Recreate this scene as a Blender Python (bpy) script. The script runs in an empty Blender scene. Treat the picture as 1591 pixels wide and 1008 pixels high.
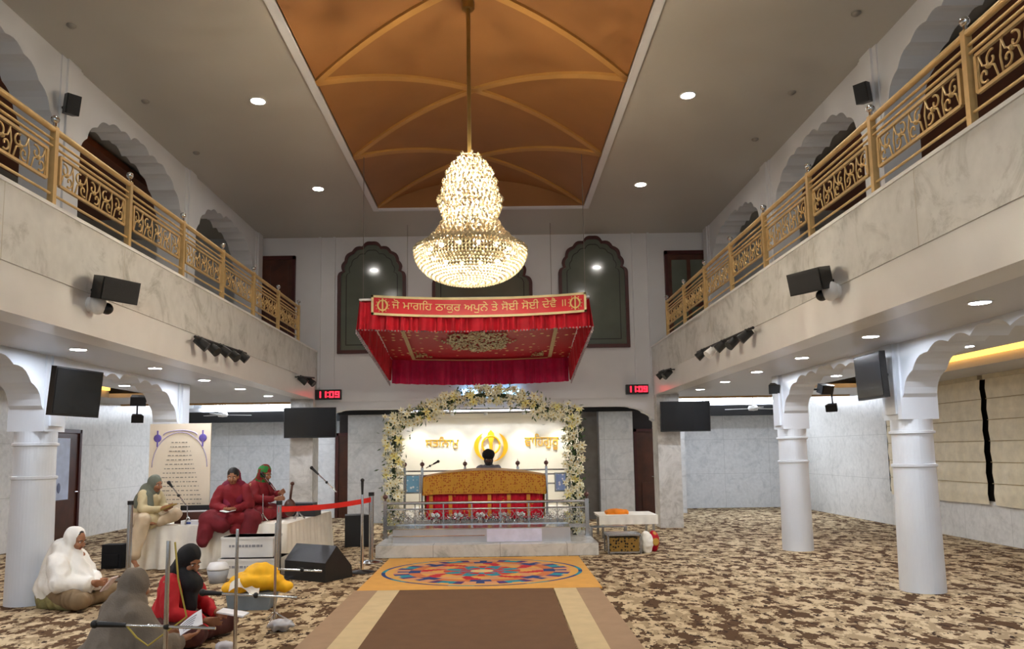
import bpy, math, random
from mathutils import Vector, Matrix, noise
S = bpy.context.scene
COL = S.collection
R = math.radians
# ------------------------------------------------------------------ camera
F, CX, CY, EYE, ROLL = 1200.0, 775.0, 571.0, 1.55, 0.014
_v = Vector((0, (702 - CY) / F, 1)).normalized()
_u = Vector((math.cos(ROLL), -math.sin(ROLL), 0))
_X = (_u - _v * _u.dot(_v)).normalized()
_Z = _X.cross(_v)
# world -> camera matrix (columns = world axes in camera space)
MW = Matrix((( _X.x, _v.x, _Z.x), (_X.y, _v.y, _Z.y), (_X.z, _v.z, _Z.z)))
CAMPOS = Vector((0, 0, EYE))
def ray(px, py): return MW.transposed() @ Vector(((px - CX) / F, (py - CY) / F, 1))
def atY(px, py, Y): d = ray(px, py); return CAMPOS + d * (Y / d.y)
def atZ(px, py, z): d = ray(px, py); return CAMPOS + d * ((z - EYE) / d.z)
def atX(px, py, x): d = ray(px, py); return CAMPOS + d * (x / d.x)
cd = bpy.data.cameras.new('camera'); cam = bpy.data.objects.new('camera', cd); COL.objects.link(cam)
right, down, fwd = MW[0].copy(), MW[1].copy(), MW[2].copy()
cm = Matrix((right, -down, -fwd)).transposed().to_4x4(); cm.translation = CAMPOS
cam.matrix_world = cm
cd.sensor_fit = 'HORIZONTAL'; cd.sensor_width = 36; cd.lens = F / 1591 * 36
cd.shift_x = 20.5 / 1591; cd.shift_y = 67 / 1591; cd.clip_start = .05; cd.clip_end = 200
S.camera = cam
# ------------------------------------------------------------------ world, exposure
S.view_settings.view_transform = 'Standard'; S.view_settings.look = 'None'
S.view_settings.gamma = 1; S.view_settings.use_curve_mapping = False
S.view_settings.exposure = 1.6
w = bpy.data.worlds.new('world'); S.world = w; w.use_nodes = True
w.node_tree.nodes['Background'].inputs[0].default_value = (.80, .90, 1.0, 1)
w.node_tree.nodes['Background'].inputs[1].default_value = .32
K_UP, K_LOW, K_CH, K_COVE = 80., 108., 800., 14.     # lamp strengths
XC = -0.27                                          # hall centre line
# ------------------------------------------------------------------ materials
_m = {}
def nt(name):
    m = bpy.data.materials.new(name); m.use_nodes = True
    return m, m.node_tree, m.node_tree.nodes['Principled BSDF']
def lin(c):
    if isinstance(c, str):
        c = c.lstrip('#'); c = tuple(int(c[i:i+2], 16) / 255 for i in (0, 2, 4))
        c = tuple(x / 12.92 if x <= .04045 else ((x + .055) / 1.055) ** 2.4 for x in c)
    return (*c[:3], 1)
def mat(name, col, rough=.6, metal=0, vary=.12, scale=6, bump=0, bscale=60, emit=0, coat=0, sheen=0, trans=0):
    """plain surface: base colour with a soft noise variation and optional bump"""
    if name in _m: return _m[name]
    m, t, b = nt(name); N, L = t.nodes, t.links
    tc = N.new('ShaderNodeTexCoord'); no = N.new('ShaderNodeTexNoise'); no.inputs['Scale'].default_value = scale
    no.inputs['Detail'].default_value = 4; L.new(tc.outputs['Object'], no.inputs['Vector'])
    r = N.new('ShaderNodeValToRGB'); c = lin(col)
    r.color_ramp.elements[0].position = .3; r.color_ramp.elements[1].position = .7
    r.color_ramp.elements[0].color = (*[x * (1 - vary) for x in c[:3]], 1)
    r.color_ramp.elements[1].color = (*[min(1, x * (1 + vary)) for x in c[:3]], 1)
    L.new(no.outputs[0], r.inputs[0]); L.new(r.outputs[0], b.inputs['Base Color'])
    b.inputs['Roughness'].default_value = rough; b.inputs['Metallic'].default_value = metal
    if coat: b.inputs['Coat Weight'].default_value = coat
    if sheen: b.inputs['Sheen Weight'].default_value = sheen
    if trans: b.inputs['Transmission Weight'].default_value = trans
    if emit:
        b.inputs['Emission Color'].default_value = c; b.inputs['Emission Strength'].default_value = emit
    if bump:
        n2 = N.new('ShaderNodeTexNoise'); n2.inputs['Scale'].default_value = bscale
        L.new(tc.outputs['Object'], n2.inputs['Vector'])
        bp = N.new('ShaderNodeBump'); bp.inputs['Strength'].default_value = bump; bp.inputs['Distance'].default_value = .01
        L.new(n2.outputs[0], bp.inputs['Height']); L.new(bp.outputs[0], b.inputs['Normal'])
    _m[name] = m; return m
def marble(name, base, vein, rough=.3, scale=1.2, tile=None, tiledir='XZ', amt=.62, grout='#8d8a82'):
    if name in _m: return _m[name]
    m, t, b = nt(name); N, L = t.nodes, t.links
    tc = N.new('ShaderNodeTexCoord')
    n1 = N.new('ShaderNodeTexNoise'); n1.inputs['Scale'].default_value = scale; n1.inputs['Detail'].default_value = 9
    n1.inputs['Roughness'].default_value = .72; n1.inputs['Distortion'].default_value = 1.2
    L.new(tc.outputs['Object'], n1.inputs['Vector'])
    r = N.new('ShaderNodeValToRGB'); e = r.color_ramp.elements
    e[0].position = .30; e[0].color = lin(vein); e[1].position = amt; e[1].color = lin(base)
    L.new(n1.outputs[0], r.inputs[0]); out = r.outputs[0]
    n2 = N.new('ShaderNodeTexNoise'); n2.inputs['Scale'].default_value = scale * 5; n2.inputs['Detail'].default_value = 6
    L.new(tc.outputs['Object'], n2.inputs['Vector'])
    mx = N.new('ShaderNodeMixRGB'); mx.blend_type = 'MULTIPLY'; mx.inputs[0].default_value = .3
    L.new(out, mx.inputs[1]); L.new(n2.outputs[0], mx.inputs[2]); out = mx.outputs[0]
    if tile:
        sp = N.new('ShaderNodeSeparateXYZ'); L.new(tc.outputs['Object'], sp.inputs[0])
        cb = N.new('ShaderNodeCombineXYZ'); L.new(sp.outputs[tiledir[0]], cb.inputs['X']); L.new(sp.outputs[tiledir[1]], cb.inputs['Y'])
        bk = N.new('ShaderNodeTexBrick'); bk.offset = 0; bk.inputs['Scale'].default_value = 1
        bk.inputs['Brick Width'].default_value = tile[0]; bk.inputs['Row Height'].default_value = tile[1]
        bk.inputs['Mortar Size'].default_value = .004; bk.inputs['Mortar Smooth'].default_value = 0
        L.new(cb.outputs[0], bk.inputs['Vector'])
        m2 = N.new('ShaderNodeMixRGB'); L.new(bk.outputs['Fac'], m2.inputs[0]); L.new(out, m2.inputs[1])
        m2.inputs[2].default_value = lin(grout); out = m2.outputs[0]
    L.new(out, b.inputs['Base Color']); b.inputs['Roughness'].default_value = rough
    _m[name] = m; return m
def emis(name, col, k):
    if name in _m: return _m[name]
    m = bpy.data.materials.new(name); m.use_nodes = True; t = m.node_tree; t.nodes.clear()
    e = t.nodes.new('ShaderNodeEmission'); o = t.nodes.new('ShaderNodeOutputMaterial')
    e.inputs[0].default_value = lin(col); e.inputs[1].default_value = k; t.links.new(e.outputs[0], o.inputs[0])
    _m[name] = m; return m
def carpet_mat():
    m, t, b = nt('patterned_carpet'); N, L = t.nodes, t.links
    tc = N.new('ShaderNodeTexCoord'); mp = N.new('ShaderNodeMapping'); mp.inputs['Scale'].default_value = (1, 1, 1)
    L.new(tc.outputs['Object'], mp.inputs[0])
    def layer(scale, seed, stretch=(1, .6, 1), detail=3.0):
        q = N.new('ShaderNodeMapping'); q.inputs['Location'].default_value = (seed, seed * 1.7, seed); q.inputs['Scale'].default_value = stretch
        L.new(mp.outputs[0], q.inputs[0]); n = N.new('ShaderNodeTexNoise'); n.inputs['Scale'].default_value = scale
        n.inputs['Detail'].default_value = detail; n.inputs['Roughness'].default_value = .62; L.new(q.outputs[0], n.inputs['Vector']); return n.outputs[0]
    a = layer(7.0, 3.1, (1, .66, 1), 3); c = layer(8, 17.3); d = layer(11, 41.0)
    def step(v, p, c0, c1):
        r = N.new('ShaderNodeValToRGB'); r.color_ramp.interpolation = 'CONSTANT'
        r.color_ramp.elements[0].color = c0; r.color_ramp.elements[1].position = p; r.color_ramp.elements[1].color = c1
        L.new(v, r.inputs[0]); return r.outputs[0]
    W, B = (1, 1, 1, 1), (0, 0, 0, 1)
    base = N.new('ShaderNodeMixRGB'); L.new(step(c, .50, B, W), base.inputs[0])
    base.inputs[1].default_value = lin('#c6b291'); base.inputs[2].default_value = lin('#a18d70')
    m2 = N.new('ShaderNodeMixRGB'); L.new(step(a, .53, B, W), m2.inputs[0]); L.new(base.outputs[0], m2.inputs[1]); m2.inputs[2].default_value = lin('#59432f')
    m3 = N.new('ShaderNodeMixRGB'); L.new(step(d, .60, B, W), m3.inputs[0]); L.new(m2.outputs[0], m3.inputs[1]); m3.inputs[2].default_value = lin('#3c2c22')
    L.new(m3.outputs[0], b.inputs['Base Color']); b.inputs['Roughness'].default_value = .95
    b.inputs['Specular IOR Level'].default_value = .1
    n = N.new('ShaderNodeTexNoise'); n.inputs['Scale'].default_value = 350; L.new(tc.outputs['Object'], n.inputs['Vector'])
    bp = N.new('ShaderNodeBump'); bp.inputs['Strength'].default_value = .4; bp.inputs['Distance'].default_value = .005
    L.new(n.outputs[0], bp.inputs['Height']); L.new(bp.outputs[0], b.inputs['Normal'])
    return m
def brocade(name, c1, c2, scale=14, thr=.42, rough=.5):
    """woven cloth with small motifs of a second colour"""
    if name in _m: return _m[name]
    m, t, b = nt(name); N, L = t.nodes, t.links
    tc = N.new('ShaderNodeTexCoord'); v = N.new('ShaderNodeTexVoronoi'); v.inputs['Scale'].default_value = scale; v.inputs['Randomness'].default_value = .55
    L.new(tc.outputs['Object'], v.inputs['Vector'])
    r = N.new('ShaderNodeValToRGB'); r.color_ramp.elements[0].position = thr - .06; r.color_ramp.elements[1].position = thr + .06
    r.color_ramp.elements[0].color = lin(c2); r.color_ramp.elements[1].color = lin(c1)
    L.new(v.outputs['Distance'], r.inputs[0]); L.new(r.outputs[0], b.inputs['Base Color'])
    b.inputs['Roughness'].default_value = rough; b.inputs['Specular IOR Level'].default_value = .2
    _m[name] = m; return m
WALL = mat('warm_white_paint', '#dbdcdf', .55, vary=.03, scale=1.5)
WALLC = mat('cool_white_paint', '#dbe1e8', .35, vary=.03, scale=2)
CEIL = mat('ceiling_paint', '#b9b5ac', .5, vary=.03, scale=.8)
CEILL = mat('lower_ceiling_paint', '#bfc0c2', .35, vary=.03, scale=.8)
FASC = marble('cream_marble', '#dfdfdb', '#a5a59e', .35, 1.6, (1.9, 5.), 'YZ', .5, '#b0aa9c')
FASCP = mat('cream_stone_band', '#e0e0de', .3, vary=.04, scale=2)
WMARB = marble('white_marble_wall_side', '#eeede8', '#d2d2cc', .3, 2.6, (1.2, .9), 'YZ', .5, '#b9b9b3')
WMARBX = marble('white_marble_wall_back', '#f0f3f5', '#d2d8db', .3, 2.6, (1.2, .9), 'XZ', .5, '#bcc0c2')
PIERM = marble('pier_marble', '#e2e0da', '#aaa69e', .3, 2.2, None, 'XZ', .55)
PLATM = marble('platform_marble', '#dcdad4', '#aaa79f', .25, 2, (1.0, .5), 'XZ', .5)
GOLD = mat('gold_painted_metal', '#d3b27a', .4, .4, vary=.1, scale=12)
ORANGE = mat('orange_brown_vault_paint', '#98693a', .5, vary=.08, scale=1.5)
ORANGE2 = mat('amber_rib_paint', '#b98a4a', .45, vary=.08, scale=2)
BLACK = mat('black_plastic', '#141414', .45, vary=.2, bump=.1)
DARK = mat('black_pelmet_paint', '#0b0a0a', .7)
SCREEN = mat('tv_glass', '#08090b', .2, vary=.1, coat=.1)
STEEL = mat('polished_steel', '#b9bbbd', .22, 1, vary=.05)
CHROME = mat('bright_steel', '#d6d8da', .12, 1, vary=.05)
WOOD = mat('dark_brown_wood', '#4a2412', .4, vary=.35, scale=4)
FRAMEW = mat('red_brown_frame', '#45150f', .4, vary=.2)
WHITEP = mat('white_plastic', '#dedede', .35, vary=.03)
CLOTHW = mat('white_sheet_cloth', '#f0ece0', .85, vary=.06, bump=.15)
REDV = mat('red_velvet', '#c00a26', .7, vary=.15, scale=9, sheen=.05)
REDM = mat('crimson_velvet_back', '#c40a50', .62, vary=.15, scale=9, sheen=.08)
LED = emis('downlight_lens', '#fffaf0', K_UP); LED2 = emis('downlight_lens_low', '#eef4ff', K_LOW)
AMBER = emis('amber_wall_glow', '#ffb550', 1.2); WLED = emis('white_led_strip', '#eaf2ff', K_COVE)
# ------------------------------------------------------------------ mesh builder
class MB:
    def __init__(s): s.v = []; s.f = []; s.mi = []; s.sm = []
    def add(s, vs, fs, mi=0, smooth=False):
        o = len(s.v); s.v += [tuple(v) for v in vs]
        for f in fs: s.f.append([i + o for i in f]); s.mi.append(mi); s.sm.append(smooth)
        return s
    def box(s, x0, x1, y0, y1, z0, z1, mi=0, M=None):
        vs = [Vector((x, y, z)) for z in (z0, z1) for y in (y0, y1) for x in (x0, x1)]
        if M: vs = [M @ v for v in vs]
        return s.add(vs, [(0, 2, 3, 1), (4, 5, 7, 6), (0, 1, 5, 4), (2, 6, 7, 3), (0, 4, 6, 2), (1, 3, 7, 5)], mi)
    def frame(s, p, q):
        d = (Vector(q) - Vector(p)); d.normalize()
        a = Vector((0, 0, 1)) if abs(d.z) < .9 else Vector((1, 0, 0))
        u = d.cross(a).normalized(); return d, u, d.cross(u)
    def cyl(s, p, q, r, r2=None, n=12, mi=0, caps=True, smooth=True):
        r2 = r if r2 is None else r2; p, q = Vector(p), Vector(q); d, u, w_ = s.frame(p, q)
        vs = [c + (u * math.cos(2 * math.pi * i / n) + w_ * math.sin(2 * math.pi * i / n)) * rr for c, rr in ((p, r), (q, r2)) for i in range(n)]
        s.add(vs, [(i, n + i, n + (i + 1) % n, (i + 1) % n) for i in range(n)], mi, smooth)
        if caps: s.add(vs[:n], [tuple(range(n))], mi); s.add(vs[n:], [tuple(range(n))[::-1]], mi)
        return s
    def capsule(s, p, r, q, r2=None, n=14, k=4):
        r2 = r if r2 is None else r2; p, q = Vector(p), Vector(q)
        if (q - p).length < 1e-5: q = p + Vector((0, 0, 1e-4))
        d, u, w_ = s.frame(p, q); rings = []
        for j in range(k): a = -math.pi / 2 + (j + .5) * (math.pi / 2) / k; rings.append((p + d * (r * math.sin(a)), r * math.cos(a)))
        rings += [(p, r), (q, r2)]
        for j in range(k): a = (j + .5) * (math.pi / 2) / k; rings.append((q + d * (r2 * math.sin(a)), r2 * math.cos(a)))
        vs = [c + (u * math.cos(2 * math.pi * i / n) + w_ * math.sin(2 * math.pi * i / n)) * rr for c, rr in rings for i in range(n)]
        fs = [(j * n + i, j * n + n + i, j * n + n + (i + 1) % n, j * n + (i + 1) % n) for j in range(len(rings) - 1) for i in range(n)]
        fs += [tuple(range(n)), tuple(range((len(rings) - 1) * n, len(rings) * n))[::-1]]
        return s.add(vs, fs, 0, True)
    def tube(s, pts, r, n=8, mi=0):
        pts = [Vector(p) for p in pts]
        if len(pts) < 2: return s
        rr = r if callable(r) else (lambda t: r)
        vs = []; u = None
        for i, p in enumerate(pts):
            d = (pts[min(i + 1, len(pts) - 1)] - pts[max(i - 1, 0)]).normalized()
            if u is None: a = Vector((0, 0, 1)) if abs(d.z) < .9 else Vector((1, 0, 0)); u = d.cross(a).normalized()
            else: u = (u - d * u.dot(d)).normalized()
            w_ = d.cross(u); R_ = rr(i / (len(pts) - 1))
            vs += [p + (u * math.cos(2 * math.pi * k / n) + w_ * math.sin(2 * math.pi * k / n)) * R_ for k in range(n)]
        m = len(pts); fs = [(j * n + i, j * n + n + i, j * n + n + (i + 1) % n, j * n + (i + 1) % n) for j in range(m - 1) for i in range(n)]
        fs += [tuple(range(n)), tuple(range((m - 1) * n, m * n))[::-1]]
        return s.add(vs, fs, mi, True)
    def ball(s, c, r, sc=(1, 1, 1), n=14, k=9, mi=0, M=None):
        c = Vector(c); vs = []; fs = []
        for j in range(1, k):
            a = math.pi * j / k
            for i in range(n):
                b_ = 2 * math.pi * i / n; v = Vector((r * sc[0] * math.sin(a) * math.cos(b_), r * sc[1] * math.sin(a) * math.sin(b_), r * sc[2] * math.cos(a)))
                vs.append(c + (M @ v if M else v))
        t_ = Vector((0, 0, r * sc[2])); vs += [c + (M @ t_ if M else t_), c - (M @ t_ if M else t_)]
        for j in range(k - 2):
            for i in range(n): fs.append((j * n + i, j * n + n + i, j * n + n + (i + 1) % n, j * n + (i + 1) % n))
        for i in range(n): fs.append((len(vs) - 2, i, (i + 1) % n)); fs.append((len(vs) - 1, (k - 2) * n + (i + 1) % n, (k - 2) * n + i))
        return s.add(vs, fs, mi, True)
    def lathe(s, prof, c=(0, 0, 0), n=24, mi=0, smooth=True):
        c = Vector(c); vs = [c + Vector((r * math.cos(2 * math.pi * i / n), r * math.sin(2 * math.pi * i / n), z)) for r, z in prof for i in range(n)]
        m = len(prof); fs = [(j * n + i, j * n + (i + 1) % n, j * n + n + (i + 1) % n, j * n + n + i) for j in range(m - 1) for i in range(n)]
        s.add(vs, fs, mi, smooth)
        if prof[0][0] > 1e-4: s.add(vs[:n], [tuple(range(n))[::-1]], mi)
        if prof[-1][0] > 1e-4: s.add(vs[-n:], [tuple(range(n))], mi)
        return s
    def prism(s, poly, axis, a, b, mi=0):
        """poly of 2D points (other two axes in order) extruded along axis from a to b"""
        def P(p, t): return {'X': (t, p[0], p[1]), 'Y': (p[0], t, p[1]), 'Z': (p[0], p[1], t)}[axis]
        n = len(poly); vs = [P(p, a) for p in poly] + [P(p, b) for p in poly]
        from mathutils.geometry import tessellate_polygon
        tri = tessellate_polygon([[Vector((p[0], p[1], 0)) for p in poly]])
        s.add(vs, [tuple(t) for t in tri] + [tuple(i + n for i in t[::-1]) for t in tri] + [(i, (i + 1) % n, n + (i + 1) % n, n + i) for i in range(n)], mi)
        return s
    def grid(s, fn, nu, nv, mi=0, smooth=True):
        vs = [fn(i / nu, j / nv) for j in range(nv + 1) for i in range(nu + 1)]
        return s.add(vs, [(j * (nu + 1) + i, j * (nu + 1) + i + 1, (j + 1) * (nu + 1) + i + 1, (j + 1) * (nu + 1) + i) for j in range(nv) for i in range(nu)], mi, smooth)
    def mesh(s, name):
        me = bpy.data.meshes.new(name); me.from_pydata(s.v, [], s.f)
        me.polygons.foreach_set('material_index', s.mi); me.polygons.foreach_set('use_smooth', s.sm)
        me.update(); return me
    def build(s, name, mats, parent=None, loc=None, fix=True, label=None):
        me = s.mesh(name)
        if fix:
            import bmesh
            bm = bmesh.new(); bm.from_mesh(me); bmesh.ops.recalc_face_normals(bm, faces=bm.faces); bm.to_mesh(me); bm.free()
        for m in (mats if isinstance(mats, (list, tuple)) else [mats]): me.materials.append(m)
        o = bpy.data.objects.new(name, me); COL.objects.link(o)
        if parent: o.parent = parent
        if loc: o.location = loc
        if label: o['label'] = label
        return o
def tag(o, label=None, cat=None, group=None, kind=None):
    if label: o['label'] = label
    if cat: o['category'] = cat
    if group: o['group'] = group
    if kind: o['kind'] = kind
    return o
def thing(name, label, cat, loc=(0, 0, 0), rz=0, group=None):
    o = bpy.data.objects.new(name, None); COL.objects.link(o); o.location = loc; o.rotation_euler = (0, 0, rz)
    o.empty_display_size = .1
    return tag(o, label, cat, group)
def struct(name, mb, m, **k): o = mb.build(name, m, **k); o['kind'] = 'structure'; return o
KIDS = {}
def dup(root, loc, rz=None, label=None, group=None):
    r = root.copy(); COL.objects.link(r); r.location = loc
    if rz is not None: r.rotation_euler = (0, 0, rz)
    if label: r['label'] = label
    if group: r['group'] = group
    for ch in [o for o in COL.objects if o.parent is root]:
        c = ch.copy(); COL.objects.link(c); c.parent = r
        for g in [o for o in COL.objects if o.parent is ch]:
            d = g.copy(); COL.objects.link(d); d.parent = c
    return r
def solidify(mb, name, mats, parent, voxel, smooth=4, wrinkle=0, wscale=8, label=None, loc=None, stretch=(1, 1, 1), lo=None):
    """closed overlapping shapes fused into one continuous surface"""
    o = mb.build('tmp', mats, fix=False)
    md = o.modifiers.new('r', 'REMESH'); md.mode = 'VOXEL'; md.voxel_size = voxel; md.use_smooth_shade = True
    if smooth: sm = o.modifiers.new('s', 'SMOOTH'); sm.iterations = smooth; sm.factor = .5
    dg = bpy.context.evaluated_depsgraph_get(); dg.update()
    me = bpy.data.meshes.new_from_object(o.evaluated_get(dg))
    if wrinkle:
        ns = [v.normal.copy() for v in me.vertices]
        for v, n in zip(me.vertices, ns):
            q = Vector([v.co[i] * stretch[i] * wscale for i in range(3)])
            h = 1 - abs(noise.noise(q)) * 2.2
            v.co += n * wrinkle * h
            if lo is not None and v.co.z < lo: v.co.z = lo
    for p in me.polygons: p.use_smooth = True
    bpy.data.objects.remove(o)
    o = bpy.data.objects.new(name, me); COL.objects.link(o)
    if parent: o.parent = parent
    if loc: o.location = loc
    if label: o['label'] = label
    return o
def textmesh(name, body, size, m, parent, origin, ux, uy, extrude=.004, fit=None, sag=0, align='CENTER'):
    """flat lettering laid at origin with x direction ux and up direction uy"""
    c = bpy.data.curves.new(name, 'FONT'); c.body = body; c.size = size; c.align_x = align; c.align_y = 'CENTER'; c.extrude = extrude; c.resolution_u = 3
    o = bpy.data.objects.new('tmp', c); COL.objects.link(o)
    dg = bpy.context.evaluated_depsgraph_get(); dg.update()
    me = bpy.data.meshes.new_from_object(o.evaluated_get(dg)); bpy.data.objects.remove(o)
    if len(me.vertices) == 0: return None
    xs = [v.co.x for v in me.vertices]; ys = [v.co.y for v in me.vertices]; k = ky = 1
    cx, cy = (min(xs) + max(xs)) / 2, (min(ys) + max(ys)) / 2
    if fit: k = fit[0] / (max(xs) - min(xs)); ky = fit[1] / (max(ys) - min(ys)) if len(fit) > 1 and fit[1] else k
    ux, uy = Vector(ux).normalized(), Vector(uy).normalized(); uz = ux.cross(uy); W_ = (max(xs) - min(xs)) * k / 2
    for v in me.vertices:
        x, y, z = (v.co.x - cx) * k, (v.co.y - cy) * ky, v.co.z
        y -= sag * (1 - (x / W_) ** 2) if sag else 0
        v.co = Vector(origin) + ux * x + uy * y + uz * z
    me.materials.clear(); me.materials.append(m)
    o = bpy.data.objects.new(name, me); COL.objects.link(o)
    if parent: o.parent = parent
    return o
rnd = random.Random(7)
# ------------------------------------------------------------------ setting: floor, ceilings, walls
ZL, ZS, ZB, ZC, YB, YF, YN = 2.67, 3.05, 3.65, 6.1, 15.9, 20.7, -5.0
XFL, XFR = XC - 3.48, XC + 3.48          # balcony faces
XAL, XAR = XC - 4.83, XC + 4.83          # colonnade planes
XWL, XWR = XC - 7.9, XC + 8.1            # outer walls
struct('floor', MB().box(XWL - .2, XWR + .2, YN, YF + .2, -.12, 0), carpet_mat())
struct('wall_left', MB().box(XWL - .2, XWL, YN, YF, 0, 6.3), WMARB)
struct('wall_right', MB().box(XWR, XWR + .2, YN, YF, 0, 6.3), WMARB)
struct('wall_far', MB().box(XWL - .2, XWR + .2, YF, YF + .2, 0, 3.2), WMARBX)
# upper ceiling with the vault opening
VX0, VX1, VY1, VY0 = XC - 1.92, XC + 1.92, 14.0, -.6
c = MB(); c.box(XWL, VX0, YN, YB + .2, ZC, ZC + .2); c.box(VX1, XWR, YN, YB + .2, ZC, ZC + .2)
c.box(VX0, VX1, VY1, YB + .2, ZC, ZC + .2); c.box(VX0, VX1, YN, VY0, ZC, ZC + .2)
struct('ceiling', c, CEIL)
def zv(x): return ZC + .03 + .48 * (1 - ((x - XC) / 1.92) ** 2)
v = MB(); v.grid(lambda a, b: (VX0 + (VX1 - VX0) * a, VY0 + (VY1 - VY0) * b, zv(VX0 + (VX1 - VX0) * a)), 24, 8)
for yy in (VY1 - .005, VY0 + .005):
    v.add([(VX0, yy, ZC)] + [(VX0 + 3.84 * i / 24, yy, zv(VX0 + 3.84 * i / 24)) for i in range(25)] + [(VX1, yy, ZC)], [tuple(range(27))])
for xx in (VX0 + .004, VX1 - .004): v.add([(xx, VY0, ZC + .02), (xx, VY1, ZC + .02), (xx, VY1, ZC + .16), (xx, VY0, ZC + .16)], [(0, 1, 2, 3)])
struct('ceiling_vault', v, ORANGE)
e = MB()
for k in range(6):
    ya, yb = 14.0 - 2.45 * (k + 1), 14.0 - 2.45 * k
    for s_ in (0, 1):
        L_, R_ = [], []
        for i in range(25):
            t = i / 24; x = VX0 + 3.84 * t; y = ya + (yb - ya) * (t if s_ else 1 - t)
            L_.append((x, y - .06, zv(x) - .035)); R_.append((x, y + .06, zv(x) - .035))
        vs = L_ + R_ + [(p[0], p[1], p[2] + .05) for p in L_] + [(p[0], p[1], p[2] + .05) for p in R_]
        n = 25; fs = []
        for i in range(n - 1):
            fs += [(i, i + 1, n + i + 1, n + i), (i, 2 * n + i, 2 * n + i + 1, i + 1), (n + i, n + i + 1, 3 * n + i + 1, 3 * n + i)]
        e.add(vs, fs)
struct('trim_vault_ribs', e, ORANGE2)
t = MB()
t.box(VX0 - .1, VX0, VY0, VY1 + .1, ZC - .03, ZC + .06); t.box(VX1, VX1 + .1, VY0, VY1 + .1, ZC - .03, ZC + .06); t.box(VX0, VX1, VY1, VY1 + .1, ZC - .03, ZC + .06)
struct('trim_vault_edge', t, WALL)
# lower ceilings with cove recesses
for side, s in (('left', -1), ('right', 1)):
    a, b_, c_, d_ = [XC + s * k for k in (3.48, 6.0, 7.1, 8.15)]
    m = MB()
    def bx(x0, x1, *r): m.box(min(x0, x1), max(x0, x1), *r)
    bx(a + s * .3, b_, YN, 16.6, ZL, ZL + .08); bx(c_, d_, YN, 16.6, ZL, ZL + .08); bx(b_, c_, YN, 4.0, ZL, ZL + .08); bx(b_, c_, 14.6, 16.6, ZL, ZL + .08)
    bx(b_, b_ - s * .03, 4, 14.6, ZL + .08, 3.02); bx(c_, c_ + s * .03, 4, 14.6, ZL + .08, 3.02)
    bx(a + s * .3, d_, YN, YB, 3.02, ZB - .01)                      # gallery slab
    struct('ceiling_' + side + '_aisle', m, CEILL)
    # fascia
    f = MB(); f.box(min(a, a + s * .3), max(a, a + s * .3), YN, YB, ZL - .0, ZS); struct('wall_%s_balcony_band' % side, f, FASCP)
    f = MB(); f.box(min(a - s * .015, a + s * .3), max(a - s * .015, a + s * .3), YN, YB, ZS, ZB); struct('wall_%s_balcony_marble' % side, f, FASC)
    f = MB(); f.box(min(a - s * .03, a + s * .3), max(a - s * .03, a + s * .3), YN, YB, ZB, ZB + .03); struct('trim_%s_balcony_edge' % side, f, FASCP)
m = MB(); m.box(XWL, XWR, 16.6, 17.0, ZL, ZL + .1); m.box(XWL, XWR, 19.9, YF, ZL, ZL + .1); m.box(XWL, XWR, 16.6, YF, 3.0, 3.1)
m.box(XFL, XFR, YB + .3, 16.6, ZL, ZL + .1); struct('ceiling_rear', m, CEILL)
# colonnade arches: cusped profile
def cusp(y0, y1, zs, zt, a=.95, lobes=4, bulge=.16):
    W_ = y1 - y0; pts = []
    key = [(a * (1 - math.cos(t_ * math.pi / 2)) , zs + (zt - zs) * math.sin(t_ * math.pi / 2)) for t_ in [i / lobes for i in range(lobes + 1)]]
    key += [(W_ * .5 * .82, zt + .0), (W_ * .5, zt + .07)]
    for (p, q) in zip(key, key[1:]):
        dx, dz = q[0] - p[0], q[1] - p[1]; L_ = math.hypot(dx, dz); nx, nz = -dz / L_, dx / L_
        for i in range(5):
            t_ = i / 5; h = math.sin(math.pi * t_) * L_ * bulge; pts.append((p[0] + dx * t_ + nx * h, p[1] + dz * t_ + nz * h))
    pts.append(key[-1]); left = [(y0 + max(p[0], 0), p[1]) for p in pts]; right = [(y1 - max(p[0], 0), p[1]) for p in pts[:-1]][::-1]
    return left + right
COLY = [-1.95, 1.55, 5.05, 8.55, 12.05]
def arcade(xc, th, ys, zs, zt, ztop, hw, name, m, lobes=4, a=.95):
    mb = MB()
    for y0, y1 in zip(ys, ys[1:]):
        p = cusp(y0 + hw, y1 - hw, zs, zt, a, lobes)
        poly = [(y0, zs), *p, (y1, zs), (y1, ztop), (y0, ztop)]
        mb.prism(poly, 'X', xc - th / 2, xc + th / 2)
    return struct(name, mb, m)
ysl = COLY + [15.6]

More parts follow.
